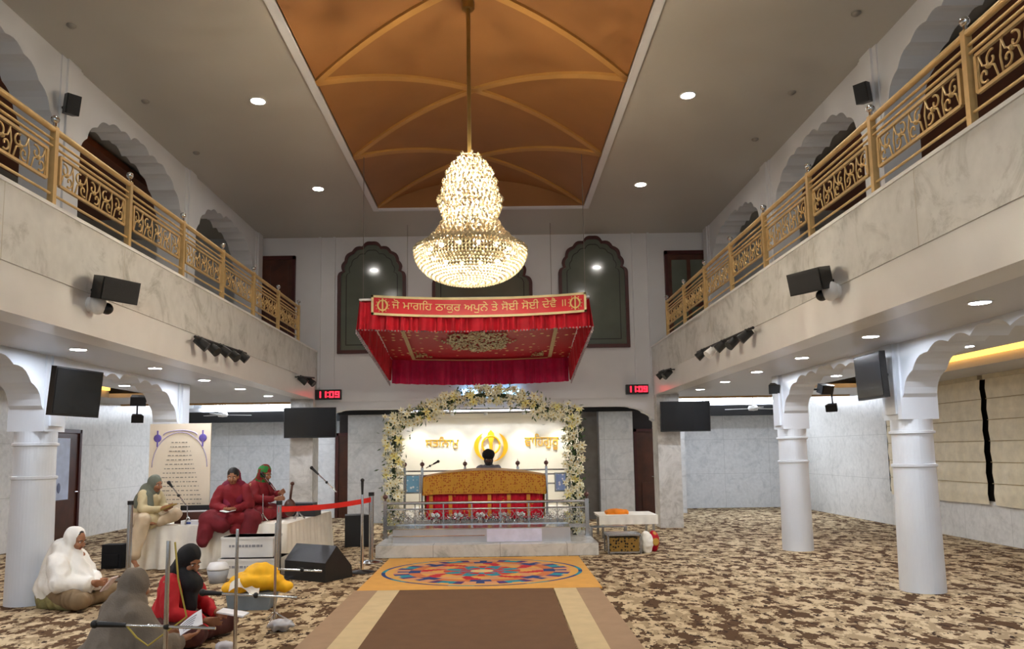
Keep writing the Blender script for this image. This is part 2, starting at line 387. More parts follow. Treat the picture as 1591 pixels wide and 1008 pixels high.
for side, xa, s in (('left', XAL, -1), ('right', XAR, 1)):
    arcade(xa, .36, COLY, 1.84, 2.56, ZL + .02, .16, 'wall_%s_lower_arches' % side, WALLC)
    arcade(xa, .4, ysl, 4.75, 5.8, ZC, .2, 'wall_%s_upper_arches' % side, WALL, 5, 1.0)
    for k, y in enumerate(ysl[:-1]):
        q = MB(); q.lathe([(.228, 0), (.213, 1.32), (.23, 1.33), (.23, 1.355), (.208, 1.36), (.206, 1.68), (.23, 1.69), (.23, 1.715), (.21, 1.72), (.21, 1.84)], (0, 0, 0), 40, smooth=False)
        q.box(-.2, .2, -.2, .2, 1.84, ZL); q.box(-.225 , .225, -.12, .12, 1.9, ZL)
        struct('column_%s_%d' % (side, k + 1), q, WALLC, loc=(xa, y, 0))
    for k, y in enumerate(ysl):
        q = MB(); q.box(-.215, .215, -.22, .22, 0, ZC - ZB); q.box(-.24, .24, -.13, .13, 0, ZC - ZB); struct('pilaster_%s_%d' % (side, k + 1), q, WALL, loc=(xa, y, ZB))
    struct('wall_%s_gallery_near' % side, MB().box(*sorted((xa, XWL if s < 0 else XWR)), YN, YN + .1, ZB, ZC), WALL)  # unseen end wall, added to keep world light out of the gallery
    # gallery: dim brown ceiling panel
    g = MB(); x0, x1 = sorted((xa + s * .6, xa + s * 2.4)); g.box(x0, x1, 2.5, 14, ZC - .16, ZC - .06); struct('trim_%s_gallery_panel' % side, g, mat('gallery_wood_panel', '#7a3d16', .5))
# mezzanine wall across the back
WX0, WX1 = XFL - .05, XFR + .05
def wall_with(name, m, parent=None): pass
bw = MB()
# beam with cusped corners at the bottom
zb = 2.46
def corner(x, s): return [(x + s * (.75 - .75 * math.cos(t_ * math.pi / 2)) + s * .05 * abs(math.sin(4 * t_ * math.pi)) * -1 , 2.0 + (zb - 2.0) * math.sin(t_ * math.pi / 2)) for t_ in [i / 16 for i in range(17)]]
cl, cr = corner(XFL, 1), corner(XFR, -1)
bw.prism([(WX0, 2.0)] + cl + cr[::-1] + [(WX1, 2.0), (WX1, 2.75), (WX0, 2.75)], 'Y', YB, YB + .3)
struct('wall_back_beam', bw, WALL)
bw = MB(); bw.box(XWL, XWR, YB + .02, YB + .3, 2.75, ZC + .1); bw.box(XFL, XFR, YB - .03, YB + .02, 2.62, 2.68); struct('wall_back', bw, WALL)
t = MB()
for x in (XFL + .02, XFL + .32, XFR - .36, XFR - .04): t.box(x, x + .05, YB - .03, YB + .02, 2.9, ZC)
struct('trim_1', t, WALL)
for nm, x in (('pier_left', XFL - .46), ('pier_right', XFR)):
    struct(nm, MB().box(x, x + .46, YB - .25, YB + .25, 0, ZL), PIERM)
# rear sanctum walls
struct('wall_pier_left', MB().box(-3.42, -2.35, 17.6, 18.5, 0, 2.45), WMARBX)
struct('wall_pier_right', MB().box(2.28, 3.05, 17.6, 18.5, 0, 2.45), WMARBX)
struct('wall_sanctum', MB().box(-2.35, 2.28, 17.9, 18.2, 0, 2.45), mat('grey_plaster', '#8f8a84', .7))
struct('trim_black_pelmet', MB().box(XWL, XWR, 19.86, 20.0, 2.40, 2.67).box(-3.6, 3.1, 17.4, 17.6, 2.43, 2.67), DARK)
PANEL = mat('cream_wall_panel', '#e2dccb', .45, vary=.04, scale=3)
struct('wall_emblem_panel', MB().box(-2.25, 1.75, 17.0, 17.15, 0, 2.3).box(-2.3, 1.8, 16.95, 17.2, 2.3, 2.4), PANEL)
# LED coves
def cove(name, label, mb, m, bulb):
    o = thing(name, label, 'cove light'); mb.build('led_strip', m, o); return o
cove('cove_light', 'glowing band standing in for the left aisle recess wall lit amber by hidden LEDs', MB().box(XC - 7.09, XC - 7.03, 4.1, 14.5, 2.80, 3.0), AMBER, 0)  # emissive amber bands replace the wall glow of hidden LED strips
cove('cove_light', 'glowing band standing in for the right aisle recess wall lit amber by hidden LEDs', MB().box(XC + 7.03, XC + 7.09, 4.1, 14.5, 2.80, 3.0), AMBER, 0)
cove('cove_light', 'cool white LED strip in the rear ceiling recess left of the shrine', MB().box(-7.6, -3.9, 19.83, 19.89, 2.74, 2.84), WLED, 0)
cove('cove_light', 'cool white LED strip in the rear ceiling recess right of the shrine', MB().box(3.6, 7.4, 19.83, 19.89, 2.74, 2.84), WLED, 0)
for s in (-1, 1):
    struct('trim_rear_cove_%s' % ('left' if s < 0 else 'right'), MB().box(*sorted((XC + s * 3.7, XC + s * 7.8)), 16.5, 16.58, ZL - .03, ZL), ORANGE2)
# ------------------------------------------------------------------ windows in the mezzanine wall
def scal_arch(x0, x1, zb_, zs, zt, off=0):
    w_ = (x1 - x0) / 2; xc = (x0 + x1) / 2; pts = [(x0 + off, zb_ + off), (x1 - off, zb_ + off)]
    key = [(w_, zs), (w_ * .86, zs + .16 * (zt - zs)), (w_ * .80, zs + .45 * (zt - zs)), (w_ * .58, zs + .72 * (zt - zs)), (w_ * .28, zs + .86 * (zt - zs)), (0, zt)]
    side = []
    for p, q in zip(key, key[1:]):
        dx, dz = q[0] - p[0], q[1] - p[1]; L_ = math.hypot(dx, dz); nx, nz = dz / L_, -dx / L_
        for i in range(5):
            t_ = i / 5; h = math.sin(math.pi * t_) * L_ * .2; side.append((p[0] + dx * t_ + nx * h, p[1] + dz * t_ + nz * h))
    side.append(key[-1]); k = (w_ - off) / w_
    pts += [(xc + p[0] * k, p[1] - off * (p[1] - zs) / (zt - zs)) for p in side] + [(xc - p[0] * k, p[1] - off * (p[1] - zs) / (zt - zs)) for p in side[:-1]][::-1]
    return pts
GLASS = mat('dark_window_glass', '#5d645a', .12, vary=.15, scale=1.2, coat=.6)
wins = []
for i, (pl, pr_, pb, ps, pt) in enumerate([(524, 631, 549, 430, 376), (672, 829, 545, 440, 372), (870, 979, 540, 424, 367)]):
    a, b2 = atY(pl, pb, YB), atY(pr_, pb, YB); zt, zs = atY((pl + pr_) / 2, pt, YB).z, atY((pl + pr_) / 2, ps, YB).z; zbm = (a.z + b2.z) / 2
    o = thing('window_%d' % (i + 1), 'cusped-arch window', None, (0, 0, 0)); o['kind'] = 'structure'; del o['label']
    outer = scal_arch(a.x, b2.x, zbm, zs, zt); inner = scal_arch(a.x, b2.x, zbm, zs, zt, .07); n = len(outer)
    fr = MB(); vs = []
    for y in (YB - .05, YB + .03):
        vs += [(p[0], y, p[1]) for p in outer] + [(p[0], y, p[1]) for p in inner]
    fs = []
    for j in range(n):
        k = (j + 1) % n; fs += [(j, k, n + k, n + j), (n + j, n + k, 3 * n + k, 3 * n + j), (j, 2 * n + j, 2 * n + k, k)]
    fr.add(vs, fs); fr.build('window_frame', FRAMEW, o)
    MB().prism(inner, 'Y', YB - .012, YB + .01).build('pane', GLASS, o)
    inn2 = scal_arch(a.x, b2.x, zbm, zs, zt, .17); inn3 = scal_arch(a.x, b2.x, zbm, zs, zt, .19); ln = MB(); ln.add([(p[0], YB - .016, p[1]) for p in inn2] + [(p[0], YB - .016, p[1]) for p in inn3], [(j, (j + 1) % n, n + (j + 1) % n, n + j) for j in range(n)])
    ln.build('glazing_bar', mat('dark_line', '#15120f', .4), o)
# upper gallery end doors
for nm, x0, x1 in (('door_1', XFL - 1.35, XFL - .52), ('door_2', XFR + .38, XFR + 1.25)):
    o = thing(nm, 'x', None, (0, 0, 0)); del o['label']; o['kind'] = 'structure'
    MB().box(x0, x1, YB - .03, YB + .02, ZB, 5.62).build('door_leaf', WOOD, o)
    q = MB(); q.box(x0 - .06, x0, YB - .06, YB + .02, ZB, 5.7); q.box(x1, x1 + .06, YB - .06, YB + .02, ZB, 5.7); q.box(x0 - .06, x1 + .06, YB - .06, YB + .02, 5.62, 5.7)
    q.build('door_frame', FRAMEW, o)
    q = MB(); xm = (x0 + x1) / 2
    for a, b_ in ((x0 + .08, xm - .04), (xm + .04, x1 - .08)):
        for z0, z1 in ((3.8, 4.5), (4.6, 5.5)): q.box(a, b_, YB - .05, YB - .03, z0, z1)
    q.build('door_panel', WOOD if nm == 'door_1' else GLASS, o)
# ground floor doors
def door(nm, M, w_, h, glasspane=None):
    o = thing(nm, 'x', None, (0, 0, 0)); del o['label']; o['kind'] = 'structure'; o.matrix_world = M
    MB().box(0, w_, -.05, 0, 0, h).build('door_leaf', WOOD, o)
    q = MB(); q.box(-.07, 0, -.08, 0, 0, h + .07); q.box(w_, w_ + .07, -.08, 0, 0, h + .07); q.box(-.07, w_ + .07, -.08, 0, h, h + .07); q.build('door_frame', FRAMEW, o)
    q = MB(); q.box(.1, w_ - .1, -.07, -.05, .12, h * .38); q.build('door_panel', WOOD, o)
    q = MB(); q.cyl((w_ - .06, -.1, h * .45), (w_ - .16, -.1, h * .45), .012); q.cyl((w_ - .06, -.05, h * .45), (w_ - .06, -.1, h * .45), .01); q.build('door_handle', STEEL, o)
    return o
# left side wall door (faces +x)
Md = Matrix.Translation((XWL + .001, 15.5, 0)) @ Matrix.Rotation(R(-90), 4, 'Z') @ Matrix.Scale(-1, 4, (0, 1, 0))
dl = door('door_3', Matrix.Translation((XWL, 13.75, 0)) @ Matrix.Rotation(R(90), 4, 'Z'), 1.25, 2.02)
MB().box(.3, .95, -.058, -.05, .78, 1.92).build('notice_panel', mat('blue_white_notice', '#c5cfe4', .4), dl, label='pale blue-white notice panel on the door')
MB().ball((.62, -.06, 1.0), .06, (1, .1, 1.6)).build('emblem', mat('grey_blue_print', '#6b7390', .5), dl)
door('door_4', Matrix.Translation((-3.95, 19.2, 0)), .42, 2.0)
door('door_5', Matrix.Translation((3.4, 19.2, 0)), .5, 2.0)
struct('wall_rear_left_return', MB().box(-4.6, -4.05, 19.2, 19.4, 0, 2.6), WMARBX)
struct('wall_rear_right_return', MB().box(4.0, 4.6, 19.2, 19.4, 0, 2.6), WMARBX)
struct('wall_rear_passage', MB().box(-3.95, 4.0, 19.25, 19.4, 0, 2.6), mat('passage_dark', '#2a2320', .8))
# ------------------------------------------------------------------ downlights
def downlight(x, y, z, label, group, r=.085, m=LED, first=[None, None]):
    k = 0 if m is LED else 1
    if first[k] is None:
        o = thing('downlight', label, 'ceiling light', (x, y, z), 0, group)
        MB().lathe([(r, -.004), (r * 1.25, -.01), (r * 1.3, 0), (r, 0)], (0, 0, 0), 24).build('trim_ring', WHITEP, o)
        MB().lathe([(0.0001, -.008), (r, -.006)], (0, 0, 0), 24).build('diffuser', m, o, fix=False)
        for p in o_children(o)[1].data.polygons: pass
        first[k] = o; return o
    return dup(first[k], (x, y, z), None, label, group)
def o_children(o): return [c for c in COL.objects if c.parent is o]
ordn = ['nearest', 'second nearest', 'third from the front', 'fourth from the front', 'fifth from the front', 'sixth from the front', 'seventh from the front', 'farthest']
for side, s in (('left', -1), ('right', 1)):
    for y, w_ in ((12.9, 'rear'), (9.55, 'front')):
        downlight(XC + s * 2.78, y, ZC, 'glowing round downlight in the high ceiling %s of the vault, %s one' % (side, w_), 'high ceiling downlights')
    for y in (6.2, 2.85, -.5): downlight(XC + s * 2.78, y, ZC, 'unseen high ceiling downlight added for brightness %s of the vault above the camera, %s' % (side, {6.2: 'first', 2.85: 'second', -.5: 'third'}[y]), 'high ceiling downlights')  # out-of-view lamps added to brighten the hall
    for i, y in enumerate([6.0, 7.8, 9.6, 11.3, 12.9, 14.5] if s > 0 else [6.1, 7.95, 9.75, 11.4, 13.0, 14.6]):
        downlight(XC + s * 4.08, y, ZL, 'round downlight under the %s balcony, %s of its row' % (side, ordn[i]), 'downlights under the %s balcony' % side, .075, LED2)
    for y in (4.2, 2.4, .6): downlight(XC + s * 4.08, y, ZL, 'round downlight under the %s balcony beside the camera, %s' % (side, {4.2: 'first', 2.4: 'second', .6: 'third'}[y]), 'downlights under the %s balcony' % side, .075, LED2)
    for y in (5.3, 8.7, 12.1): downlight(XC + s * 5.6, y, ZL, 'round downlight in the %s aisle ceiling beyond the arches at depth %s' % (side, {5.3: 'near', 8.7: 'middle', 12.1: 'far'}[y]), 'downlights in the %s aisle' % side, .075, LED2)
for x in (-6.2, -5.0, 5.1, 6.3):
    for y, w_ in ((16.85, 'front'), (18.3, 'back')): downlight(x, y, ZL if y < 17 else 3.0, 'small round downlight at the rear ceiling %s of the shrine, %s %s one' % ('left' if x < 0 else 'right', w_, 'outer' if abs(x) > 6 else 'inner'), 'rear downlights', .075, LED2)
for x in (-1.7, -.8, .1, 1.0): downlight(x, 16.2, ZL, 'round downlight over the shrine, number %s from the left' % {-1.7: 'one', -.8: 'two', .1: 'three', 1.0: 'four'}[x], 'shrine downlights', .075, LED2)
SENS = None
for (px, py) in ((111, 39), (226, 157), (305, 237), (1330, 20), (1230, 143), (1173, 216)):
    p = atZ(px, py, ZC); o = MB().lathe([(.05, 0), (.05, -.012), (.03, -.03), (.0001, -.035)], (0, 0, 0), 16).build('smoke_detector', mat('grey_fitting', '#8b857c', .5), loc=(p.x, p.y, ZC))
    tag(o, 'small unlit round ceiling fitting on the %s high ceiling, %s' % ('left' if px < 700 else 'right', {111: 'nearest', 226: 'middle', 305: 'farthest', 1330: 'nearest', 1230: 'middle', 1173: 'farthest'}[px]), 'ceiling fitting', 'unlit ceiling fittings')
# ------------------------------------------------------------------ balcony railings
PY = [3.72 - 1.37, 3.72, 5.08, 6.45, 7.82, 9.19, 10.56, 11.93, 13.3, 14.67]
def scroll(cx, cz, r, turns, s=1, ph=0):
    return [(0, cx + s * r * (1 - .75 * i / 20) * math.cos(ph + turns * 2 * math.pi * i / 20), cz + r * (1 - .75 * i / 20) * math.sin(ph + turns * 2 * math.pi * i / 20)) for i in range(21)]
pm = MB(); h0, h1, L0 = .24, .50, 1.17
for z in (h0, h1): pm.box(-.012, .012, -L0 / 2, L0 / 2, z - .012, z + .012)
for y in (-L0 / 2, L0 / 2): pm.box(-.012, .012, y - .014, y + .014, h0, h1)
for k in range(5):
    cy = -L0 / 2 + L0 * (k + .5) / 5; s = 1 if k % 2 else -1; zc = (h0 + h1) / 2
    pm.tube(scroll(cy - .035, zc + .035, .06, .9, s, 1.2), .0085, 6); pm.tube(scroll(cy + .04, zc - .045, .055, .9, -s, 4.2), .0085, 6)
    pm.tube([(0, cy - .1, h0), (0, cy - .06, zc - .02), (0, cy + .06, zc + .03), (0, cy + .1, h1)], .0075, 6)
    pm.tube([(0, cy + .09, h0), (0, cy + .11, zc), (0, cy + .08, h1)], .007, 6)
    pm.ball((0, cy, zc), .02, n=8, k=6)
panel_me = pm.mesh('railing_panel'); panel_me.materials.append(GOLD)
po = MB(); po.box(-.026, .026, -.026, .026, 0, .73); po.box(-.04, .04, -.04, .04, 0, .03); post_me = po.mesh('post'); post_me.materials.append(GOLD)
fi = MB(); fi.cyl((0, 0, .73), (0, 0, .77), .015); fi.ball((0, 0, .80), .036); fin_me = fi.mesh('finial'); fin_me.materials.append(CHROME)
for side, x in (('left', XFL + .07), ('right', XFR - .07)):
    s = -1 if side == 'left' else 1; x = XFL - .02 + .05 if s < 0 else XFR + .02 - .05
    x = XFL + .03 if s < 0 else XFR - .03
    x -= -s * .1
    o = thing('balcony_railing', 'gold metal railing with scroll panels along the %s balcony' % side, 'railing', (x, 0, ZB + .03))
    hb = MB(); hb.cyl((0, PY[0], .70), (0, PY[-1], .70), .027, n=12); hb.build('handrail', GOLD, o)
    for z in (.61, .55, .13): MB().cyl((0, PY[0], z), (0, PY[-1], z), .012, n=8).build('rail', GOLD, o)
    for i, y in enumerate(PY):
        for me in (post_me, fin_me):
            q = bpy.data.objects.new(me.name, me); COL.objects.link(q); q.parent = o; q.location = (0, y, 0)
            if me is fin_me: q['label'] = 'chrome ball finial'
        if i < len(PY) - 1:
            q = bpy.data.objects.new('scroll_panel', panel_me); COL.objects.link(q); q.parent = o; q.location = (0, y + .685, 0)
# ------------------------------------------------------------------ chandelier
CHX, CHY, CHZ = XC, 8.0, 0
def px_z(py): return EYE + (702 - py + 1) * 8.0 / 1200
chan = thing('chandelier', 'large tiered crystal chandelier glowing warm white on a long rod', 'chandelier', (CHX, CHY, 0))
MB().cyl((0, 0, px_z(262)), (0, 0, 6.45), .022).cyl((0, 0, 6.38), (0, 0, 6.47), .07).build('rod', mat('aged_brass', '#8f7440', .4, .6), chan)
def crystal_mat():
    m, t, b = nt('lit_crystal'); N, L = t.nodes, t.links
    b.inputs['Base Color'].default_value = (.52, .46, .35, 1); b.inputs['Roughness'].default_value = .08
    b.inputs['Specular IOR Level'].default_value = .9
    tr = N.new('ShaderNodeBsdfTranslucent'); tr.inputs[0].default_value = (.31, .275, .20, 1)
    mx = N.new('ShaderNodeMixShader'); mx.inputs[0].default_value = .62
    L.new(b.outputs[0], mx.inputs[1]); L.new(tr.outputs[0], mx.inputs[2]); L.new(mx.outputs[0], N['Material Output'].inputs[0]); return m
CRY = crystal_mat()
def bead(mb, p, r, h=None):
    h = h or r; p = Vector(p); a = rnd.random() * 3
    vs = [p + Vector((math.cos(a + i * math.pi / 2) * r, math.sin(a + i * math.pi / 2) * r, 0)) for i in range(4)] + [p + Vector((0, 0, h)), p - Vector((0, 0, h))]
    mb.add(vs, [(0, 1, 4), (1, 2, 4), (2, 3, 4), (3, 0, 4), (1, 0, 5), (2, 1, 5), (3, 2, 5), (0, 3, 5)])
P = 8.0 / 1200
tiers = [(232, 18), (243, 29), (256, 38), (270, 43), (284, 45), (300, 52), (312, 50), (326, 44), (340, 47), (352, 54), (362, 63), (372, 73)]
for (py, rp) in tiers:
    tb = MB(); r = rp * P; n = int(2 * math.pi * r / .05)
    tb.add([Vector((math.cos(2 * math.pi * i / 32) * r * .95, math.sin(2 * math.pi * i / 32) * r * .95, px_z(py) + dz)) for dz in (0, .012) for i in range(32)], [(i, (i + 1) % 32, 32 + (i + 1) % 32, 32 + i) for i in range(32)])
    for i in range(n):
        a = 2 * math.pi * i / n
        for q in range(3): bead(tb, (math.cos(a + q * .3) * r * (1 - q * .05), math.sin(a + q * .3) * r * (1 - q * .05), px_z(py) - .01 - q * .035 + rnd.uniform(-.01, .01)), .017, .024)
        if i % 3 == 0:  # arched arm of crystals
            for q in range(5): bead(tb, (math.cos(a) * r * (.5 + .13 * q), math.sin(a) * r * (.5 + .13 * q), px_z(py) + .05 - .015 * (q - 2) ** 2), .014, .018)
    tb.build('crystal_tier', CRY, chan, fix=False)
bb = MB(); R0 = 89 * P; zr = px_z(386); zb_ = px_z(437)
for j in range(17):
    t_ = j / 16; a = t_ * math.pi / 2; r = R0 * math.cos(a) ** .8 if j else R0; z = zr - (zr - zb_) * math.sin(a)
    n = max(3, int(2 * math.pi * r / .036))
    for i in range(n):
        q = 2 * math.pi * (i + .5 * (j % 2)) / n; bead(bb, (math.cos(q) * r, math.sin(q) * r, z), .018, .022)
o = bb.build('crystal_bowl', CRY, chan, fix=False); o['kind'] = 'stuff'
rb = MB(); rb.lathe([(R0 * .985, zr - .006), (R0 * .995, zr), (R0 * .985, zr + .006), (R0 * .975, zr), (R0 * .985, zr - .006)], n=48)
rb.lathe([(74 * P, px_z(378) - .01), (76 * P, px_z(378)), (74 * P, px_z(378) + .01), (72 * P, px_z(378))], n=48)
rb.build('bowl_rim', GOLD, chan)
rt = MB()
for j in range(3):
    r = (89 - 6 * j) * P; z = zr + .02 + .022 * j; n = int(2 * math.pi * r / .04)
    for i in range(n): bead(rt, (math.cos(2 * math.pi * i / n) * r, math.sin(2 * math.pi * i / n) * r, z), .018, .022)
rt.build('crystal_edging', CRY, chan, fix=False)
BULB = emis('chandelier_bulb', '#fff0d8', K_CH)
for i in range(14):
    a = 2 * math.pi * i / 14; MB().ball((math.cos(a) * .45, math.sin(a) * .45, zr - .02), .02, n=8, k=6).build('bulb', BULB, chan)
for py in (245, 265, 290, 315, 340):
    for a in (0, 2.1, 4.2): MB().ball((math.cos(a + py) * .12, math.sin(a + py) * .12, px_z(py)), .015, n=8, k=6).build('bulb', BULB, chan)
#==PART2==
# ------------------------------------------------------------------ red canopy
def px(x, y, Y): return atY(x, y, Y)
a_, b_ = atY(568, 509, 11.5), atY(924, 506, 11.5); c_, d_ = atY(626, 593, 15.0), atY(891, 586, 15.0)
CX0, CX1 = XC - 1.80, XC + 1.66
ZFT, ZFB, ZRT, ZRB = 3.93, 3.40, 3.38, 2.93
can = thing('canopy', 'red velvet canopy hung over the shrine with gold lettered banner', 'canopy', ((CX0 + CX1) / 2, 11.5, 3.4))
ox, oy, oz = can.location
hw, dp = (CX1 - CX0) / 2, 3.6
def zt(y, x=0): return (ZFT - .06) + (ZRT - ZFT + .06) * y / dp - oz - .05 * (1 - (x / hw) ** 2)
VEL = brocade('red_velvet_with_gold_motifs', '#a80a1c', '#e0c88a', 6.5, .2)
def fold(u, n, amp): u = u + .012 * math.sin(u * 31) + .008 * math.sin(u * 57); return amp * (math.sin(u * n * 2 * math.pi) + .35 * math.sin(u * n * 4.7 * math.pi + 1))
# ceiling cloth
g = MB(); g.grid(lambda u, v_: (-hw + 2 * hw * u, dp * v_, zt(dp * v_, -hw + 2 * hw * u) - .015 * math.sin(v_ * 9)), 30, 30); g.build('ceiling_cloth', VEL, can, fix=False)
GB = mat('gold_braid', '#b9a375', .55, .2, vary=.3, scale=60, bump=.4)
g = MB()
def onceil(x, y, dz=-.03): return (x, y, zt(y, x) + dz - .015 * math.sin(y / dp * 9))
m_ = .42
for (xa, ya, xb, yb) in ((-hw + m_, .3, -hw + m_, dp - .3), (hw - m_, .3, hw - m_, dp - .3), (-hw + m_, dp - .3, hw - m_, dp - .3), (-hw + m_, .3, hw - m_, .3)):
    n = 16; vs = []
    for i in range(n + 1):
        t_ = i / n; x, y = xa + (xb - xa) * t_, ya + (yb - ya) * t_
        vs += [onceil(x, y), onceil(x + (.07 if xa == xb else 0), y + (.07 if ya == yb else 0))]
    g.add(vs, [(2 * i, 2 * i + 2, 2 * i + 3, 2 * i + 1) for i in range(n)])
g.build('gold_border', GB, can)
g = MB()
for k in range(700):   # beaded medallion in the middle of the cloth
    a = rnd.random() * 2 * math.pi; q = math.sqrt(rnd.random()) * (1 + .12 * math.cos(8 * a)); x, y = .60 * q * math.cos(a), 2.15 + .58 * q * math.sin(a); p = onceil(x, y, -.025); g.ball(p, .022, (1, 1, .6), 6, 4)
g.build('gold_medallion', mat('silver_gold_beads', '#cfc6a2', .4, .2, vary=.4, scale=30), can, fix=False)
g = MB()
for ci in (-1, 1):
    for cj in (0, 1):
        for k in range(40):
            a = rnd.random() * math.pi * .5; q = rnd.random() * .3; x, y = ci * (hw - m_ - .1 - q * math.cos(a)), (.42 + q * math.sin(a)) if cj == 0 else (dp - .42 - q * math.sin(a)); g.ball(onceil(x, y, -.02), .02, (1, 1, .6), 6, 4)
g.build('corner_embroidery', GB, can, fix=False)
# valances with folds
def valance(name, P0, P1, z0t, z1t, z0b, z1b, n, amp, m, flare=.06, scall=0):
    P0, P1 = Vector(P0), Vector(P1); d = (P1 - P0).normalized(); nrm = Vector((d.y, -d.x))
    def fn(u, v_):
        sag = (.05 if n < 22 else .10 * v_) * (1 - (2 * u - 1) ** 2) if abs(d.x) > .5 else 0
        p = P0 + (P1 - P0) * u + nrm * (fold(u, n, amp) * (.25 + .75 * v_) + flare * v_)
        zt_, zb2 = z0t + (z1t - z0t) * u, z0b + (z1b - z0b) * u
        return (p.x, p.y, zt_ + (zb2 - zt_) * v_ - sag + (scall * abs(math.sin(u * n * math.pi)) if v_ > .99 else 0))
    return MB().grid(fn, n * 10, 8).build(name, m, can, fix=False)
valance('front_valance', (-hw, 0), (hw, 0), ZFT - oz - .1, ZFT - oz - .1, ZFB - oz, ZFB - oz, 18, .095, REDV)
valance('side_valance', (-hw, dp), (-hw, 0), ZRT - oz, ZFT - oz - .05, ZRB - oz, ZFB - oz, 18, .032, REDV, .05, .03)
valance('side_valance', (hw, 0), (hw, dp), ZFT - oz - .05, ZRT - oz, ZFB - oz, ZRB - oz, 18, .032, REDV, .05, .03)
valance('rear_valance', (-hw, dp - .05), (hw, dp - .05), ZRT - oz, ZRT - oz, ZRB - oz - .02, ZRB - oz - .02, 20, .05, REDM, 0)
# silver tassel edging
for (P0, P1, z0, z1, lab) in (((-hw, -.06), (hw, -.06), ZFB - oz, ZFB - oz, 'f'), ((-hw - .05, dp), (-hw - .05, 0), ZRB - oz, ZFB - oz, 's'), ((hw + .05, 0), (hw + .05, dp), ZFB - oz, ZRB - oz, 's')):
    g = MB(); n = 70
    for i in range(n + 1):
        t_ = i / n; x, y = P0[0] + (P1[0] - P0[0]) * t_, P0[1] + (P1[1] - P0[1]) * t_; z = z0 + (z1 - z0) * t_ - (.05 * (1 - (2 * t_ - 1) ** 2) if lab == 'f' else 0)
        g.ball((x, y, z), .014, n=6, k=4)
        if lab == 's' and i % 2 == 0: g.cyl((x, y, z), (x, y, z - .06), .008, .012, n=5)
    g.build('fringe', mat('silver_fringe', '#a89aa0', .4, .3, vary=.4, scale=40), can, fix=False)['kind'] = 'stuff'
# banner
bx0, bx1 = atY(577, 470, 11.4).x - ox, atY(911, 470, 11.4).x - ox; yb_ = -.10
ZB1, ZB0 = 3.915 - oz, 3.615 - oz; bm_ = (bx0 + bx1) / 2; bw_ = (bx1 - bx0) / 2
def sagz(x): return -.06 * (1 - ((x - bm_) / bw_) ** 2)
MB().grid(lambda u, v_: (bx0 + (bx1 - bx0) * u, yb_ - .004 * math.sin(u * 40), ZB0 + (ZB1 - ZB0) * v_ + sagz(bx0 + (bx1 - bx0) * u)), 40, 2).build('banner', mat('scarlet_satin', '#d00d22', .45, vary=.05), can, fix=False)
g = MB()
for zz in (ZB0, ZB1 - .035): g.grid(lambda u, v_: (bx0 + (bx1 - bx0) * u, yb_ - .014, zz + .035 * v_ + sagz(bx0 + (bx1 - bx0) * u)), 40, 1)
for xx in (bx0, bx1 - .035): g.grid(lambda u, v_: (xx + .035 * u, yb_ - .014, ZB0 + (ZB1 - ZB0) * v_ + sagz(xx)), 1, 2)
GT = mat('pale_gold_trim', '#dccb9a', .5, .1, vary=.1)
g.build('banner_border', GT, can, fix=False)
GTX = mat('gold_lettering', '#e3c680', .5, .1, vary=.1)
t_ = textmesh('lettering', '\u0a1c\u0a4b \u0a2e\u0a3e\u0a17\u0a3f\u0a39 \u0a20\u0a3e\u0a15\u0a41\u0a30 \u0a05\u0a2a\u0a41\u0a28\u0a47 \u0a24\u0a47 \u0a38\u0a4b\u0a08 \u0a38\u0a4b\u0a08 \u0a26\u0a47\u0a35\u0a48 \u0965', .2, GTX, can, (bm_, yb_ - .02, (ZB0 + ZB1) / 2), (1, 0, 0), (0, 0, 1), fit=(bw_ * 2 - .62, .17), sag=.06)
if t_:
    for v2 in t_.data.vertices: v2.co.z += 0
for xx in (bx0 + .17, bx1 - .17):   # round emblem at both ends
    g = MB(); zc = (ZB0 + ZB1) / 2 + sagz(xx)
    g.tube([(xx + .075 * math.cos(i * math.pi / 10), yb_ - .02, zc + .075 * math.sin(i * math.pi / 10)) for i in range(21)], .011, 6)
    g.box(xx - .01, xx + .01, yb_ - .03, yb_ - .01, zc - .1, zc + .1)
    for s in (-1, 1): g.tube([(xx + s * (.04 + .025 * math.sin(i * math.pi / 8)), yb_ - .025, zc - .06 + .014 * i) for i in range(9)], .008, 5)
    for i in range(12): g.ball((xx + .1 * math.cos(i * math.pi / 6), yb_ - .02, zc + .1 * math.sin(i * math.pi / 6)), .009, n=6, k=4)
    g.build('emblem', GTX, can)
g = MB()
g.box(-hw, hw, -.02, .02, ZFT - oz - .08, ZFT - oz - .05); g.box(-hw, hw, dp - .02, dp + .02, ZRT - oz - .02, ZRT - oz + .02); g.cyl((-hw, 0, ZFT - oz - .06), (-hw, dp, ZRT - oz), .015); g.cyl((hw, 0, ZFT - oz - .06), (hw, dp, ZRT - oz), .015)
g.build('frame', WHITEP, can)
WIRE = mat('thin_grey_wire', '#6f6a64', .5, .5)
for (x, y, z) in ((-hw + .05, 0, ZFT - oz), (hw - .05, 0, ZFT - oz), (-hw + .3, dp, ZRT - oz), (hw - .3, dp, ZRT - oz)):
    MB().cyl((x, y, z - .08), (x, y, ZC - oz), .005, n=6).build('suspension_wire', WIRE, can)
# ------------------------------------------------------------------ shrine platform
PX0, PX1 = -1.86, 1.47
tag(MB().box(PX0, PX1, 11.75, 16.9, 0, .18).build('marble_platform', PLATM), 'low white marble platform carrying the shrine', 'platform')
tag(MB().box(-1.80, 1.38, 13.25, 16.6, .18, .42).build('throne_dais', PLATM), 'raised marble dais under the draped throne', 'dais')
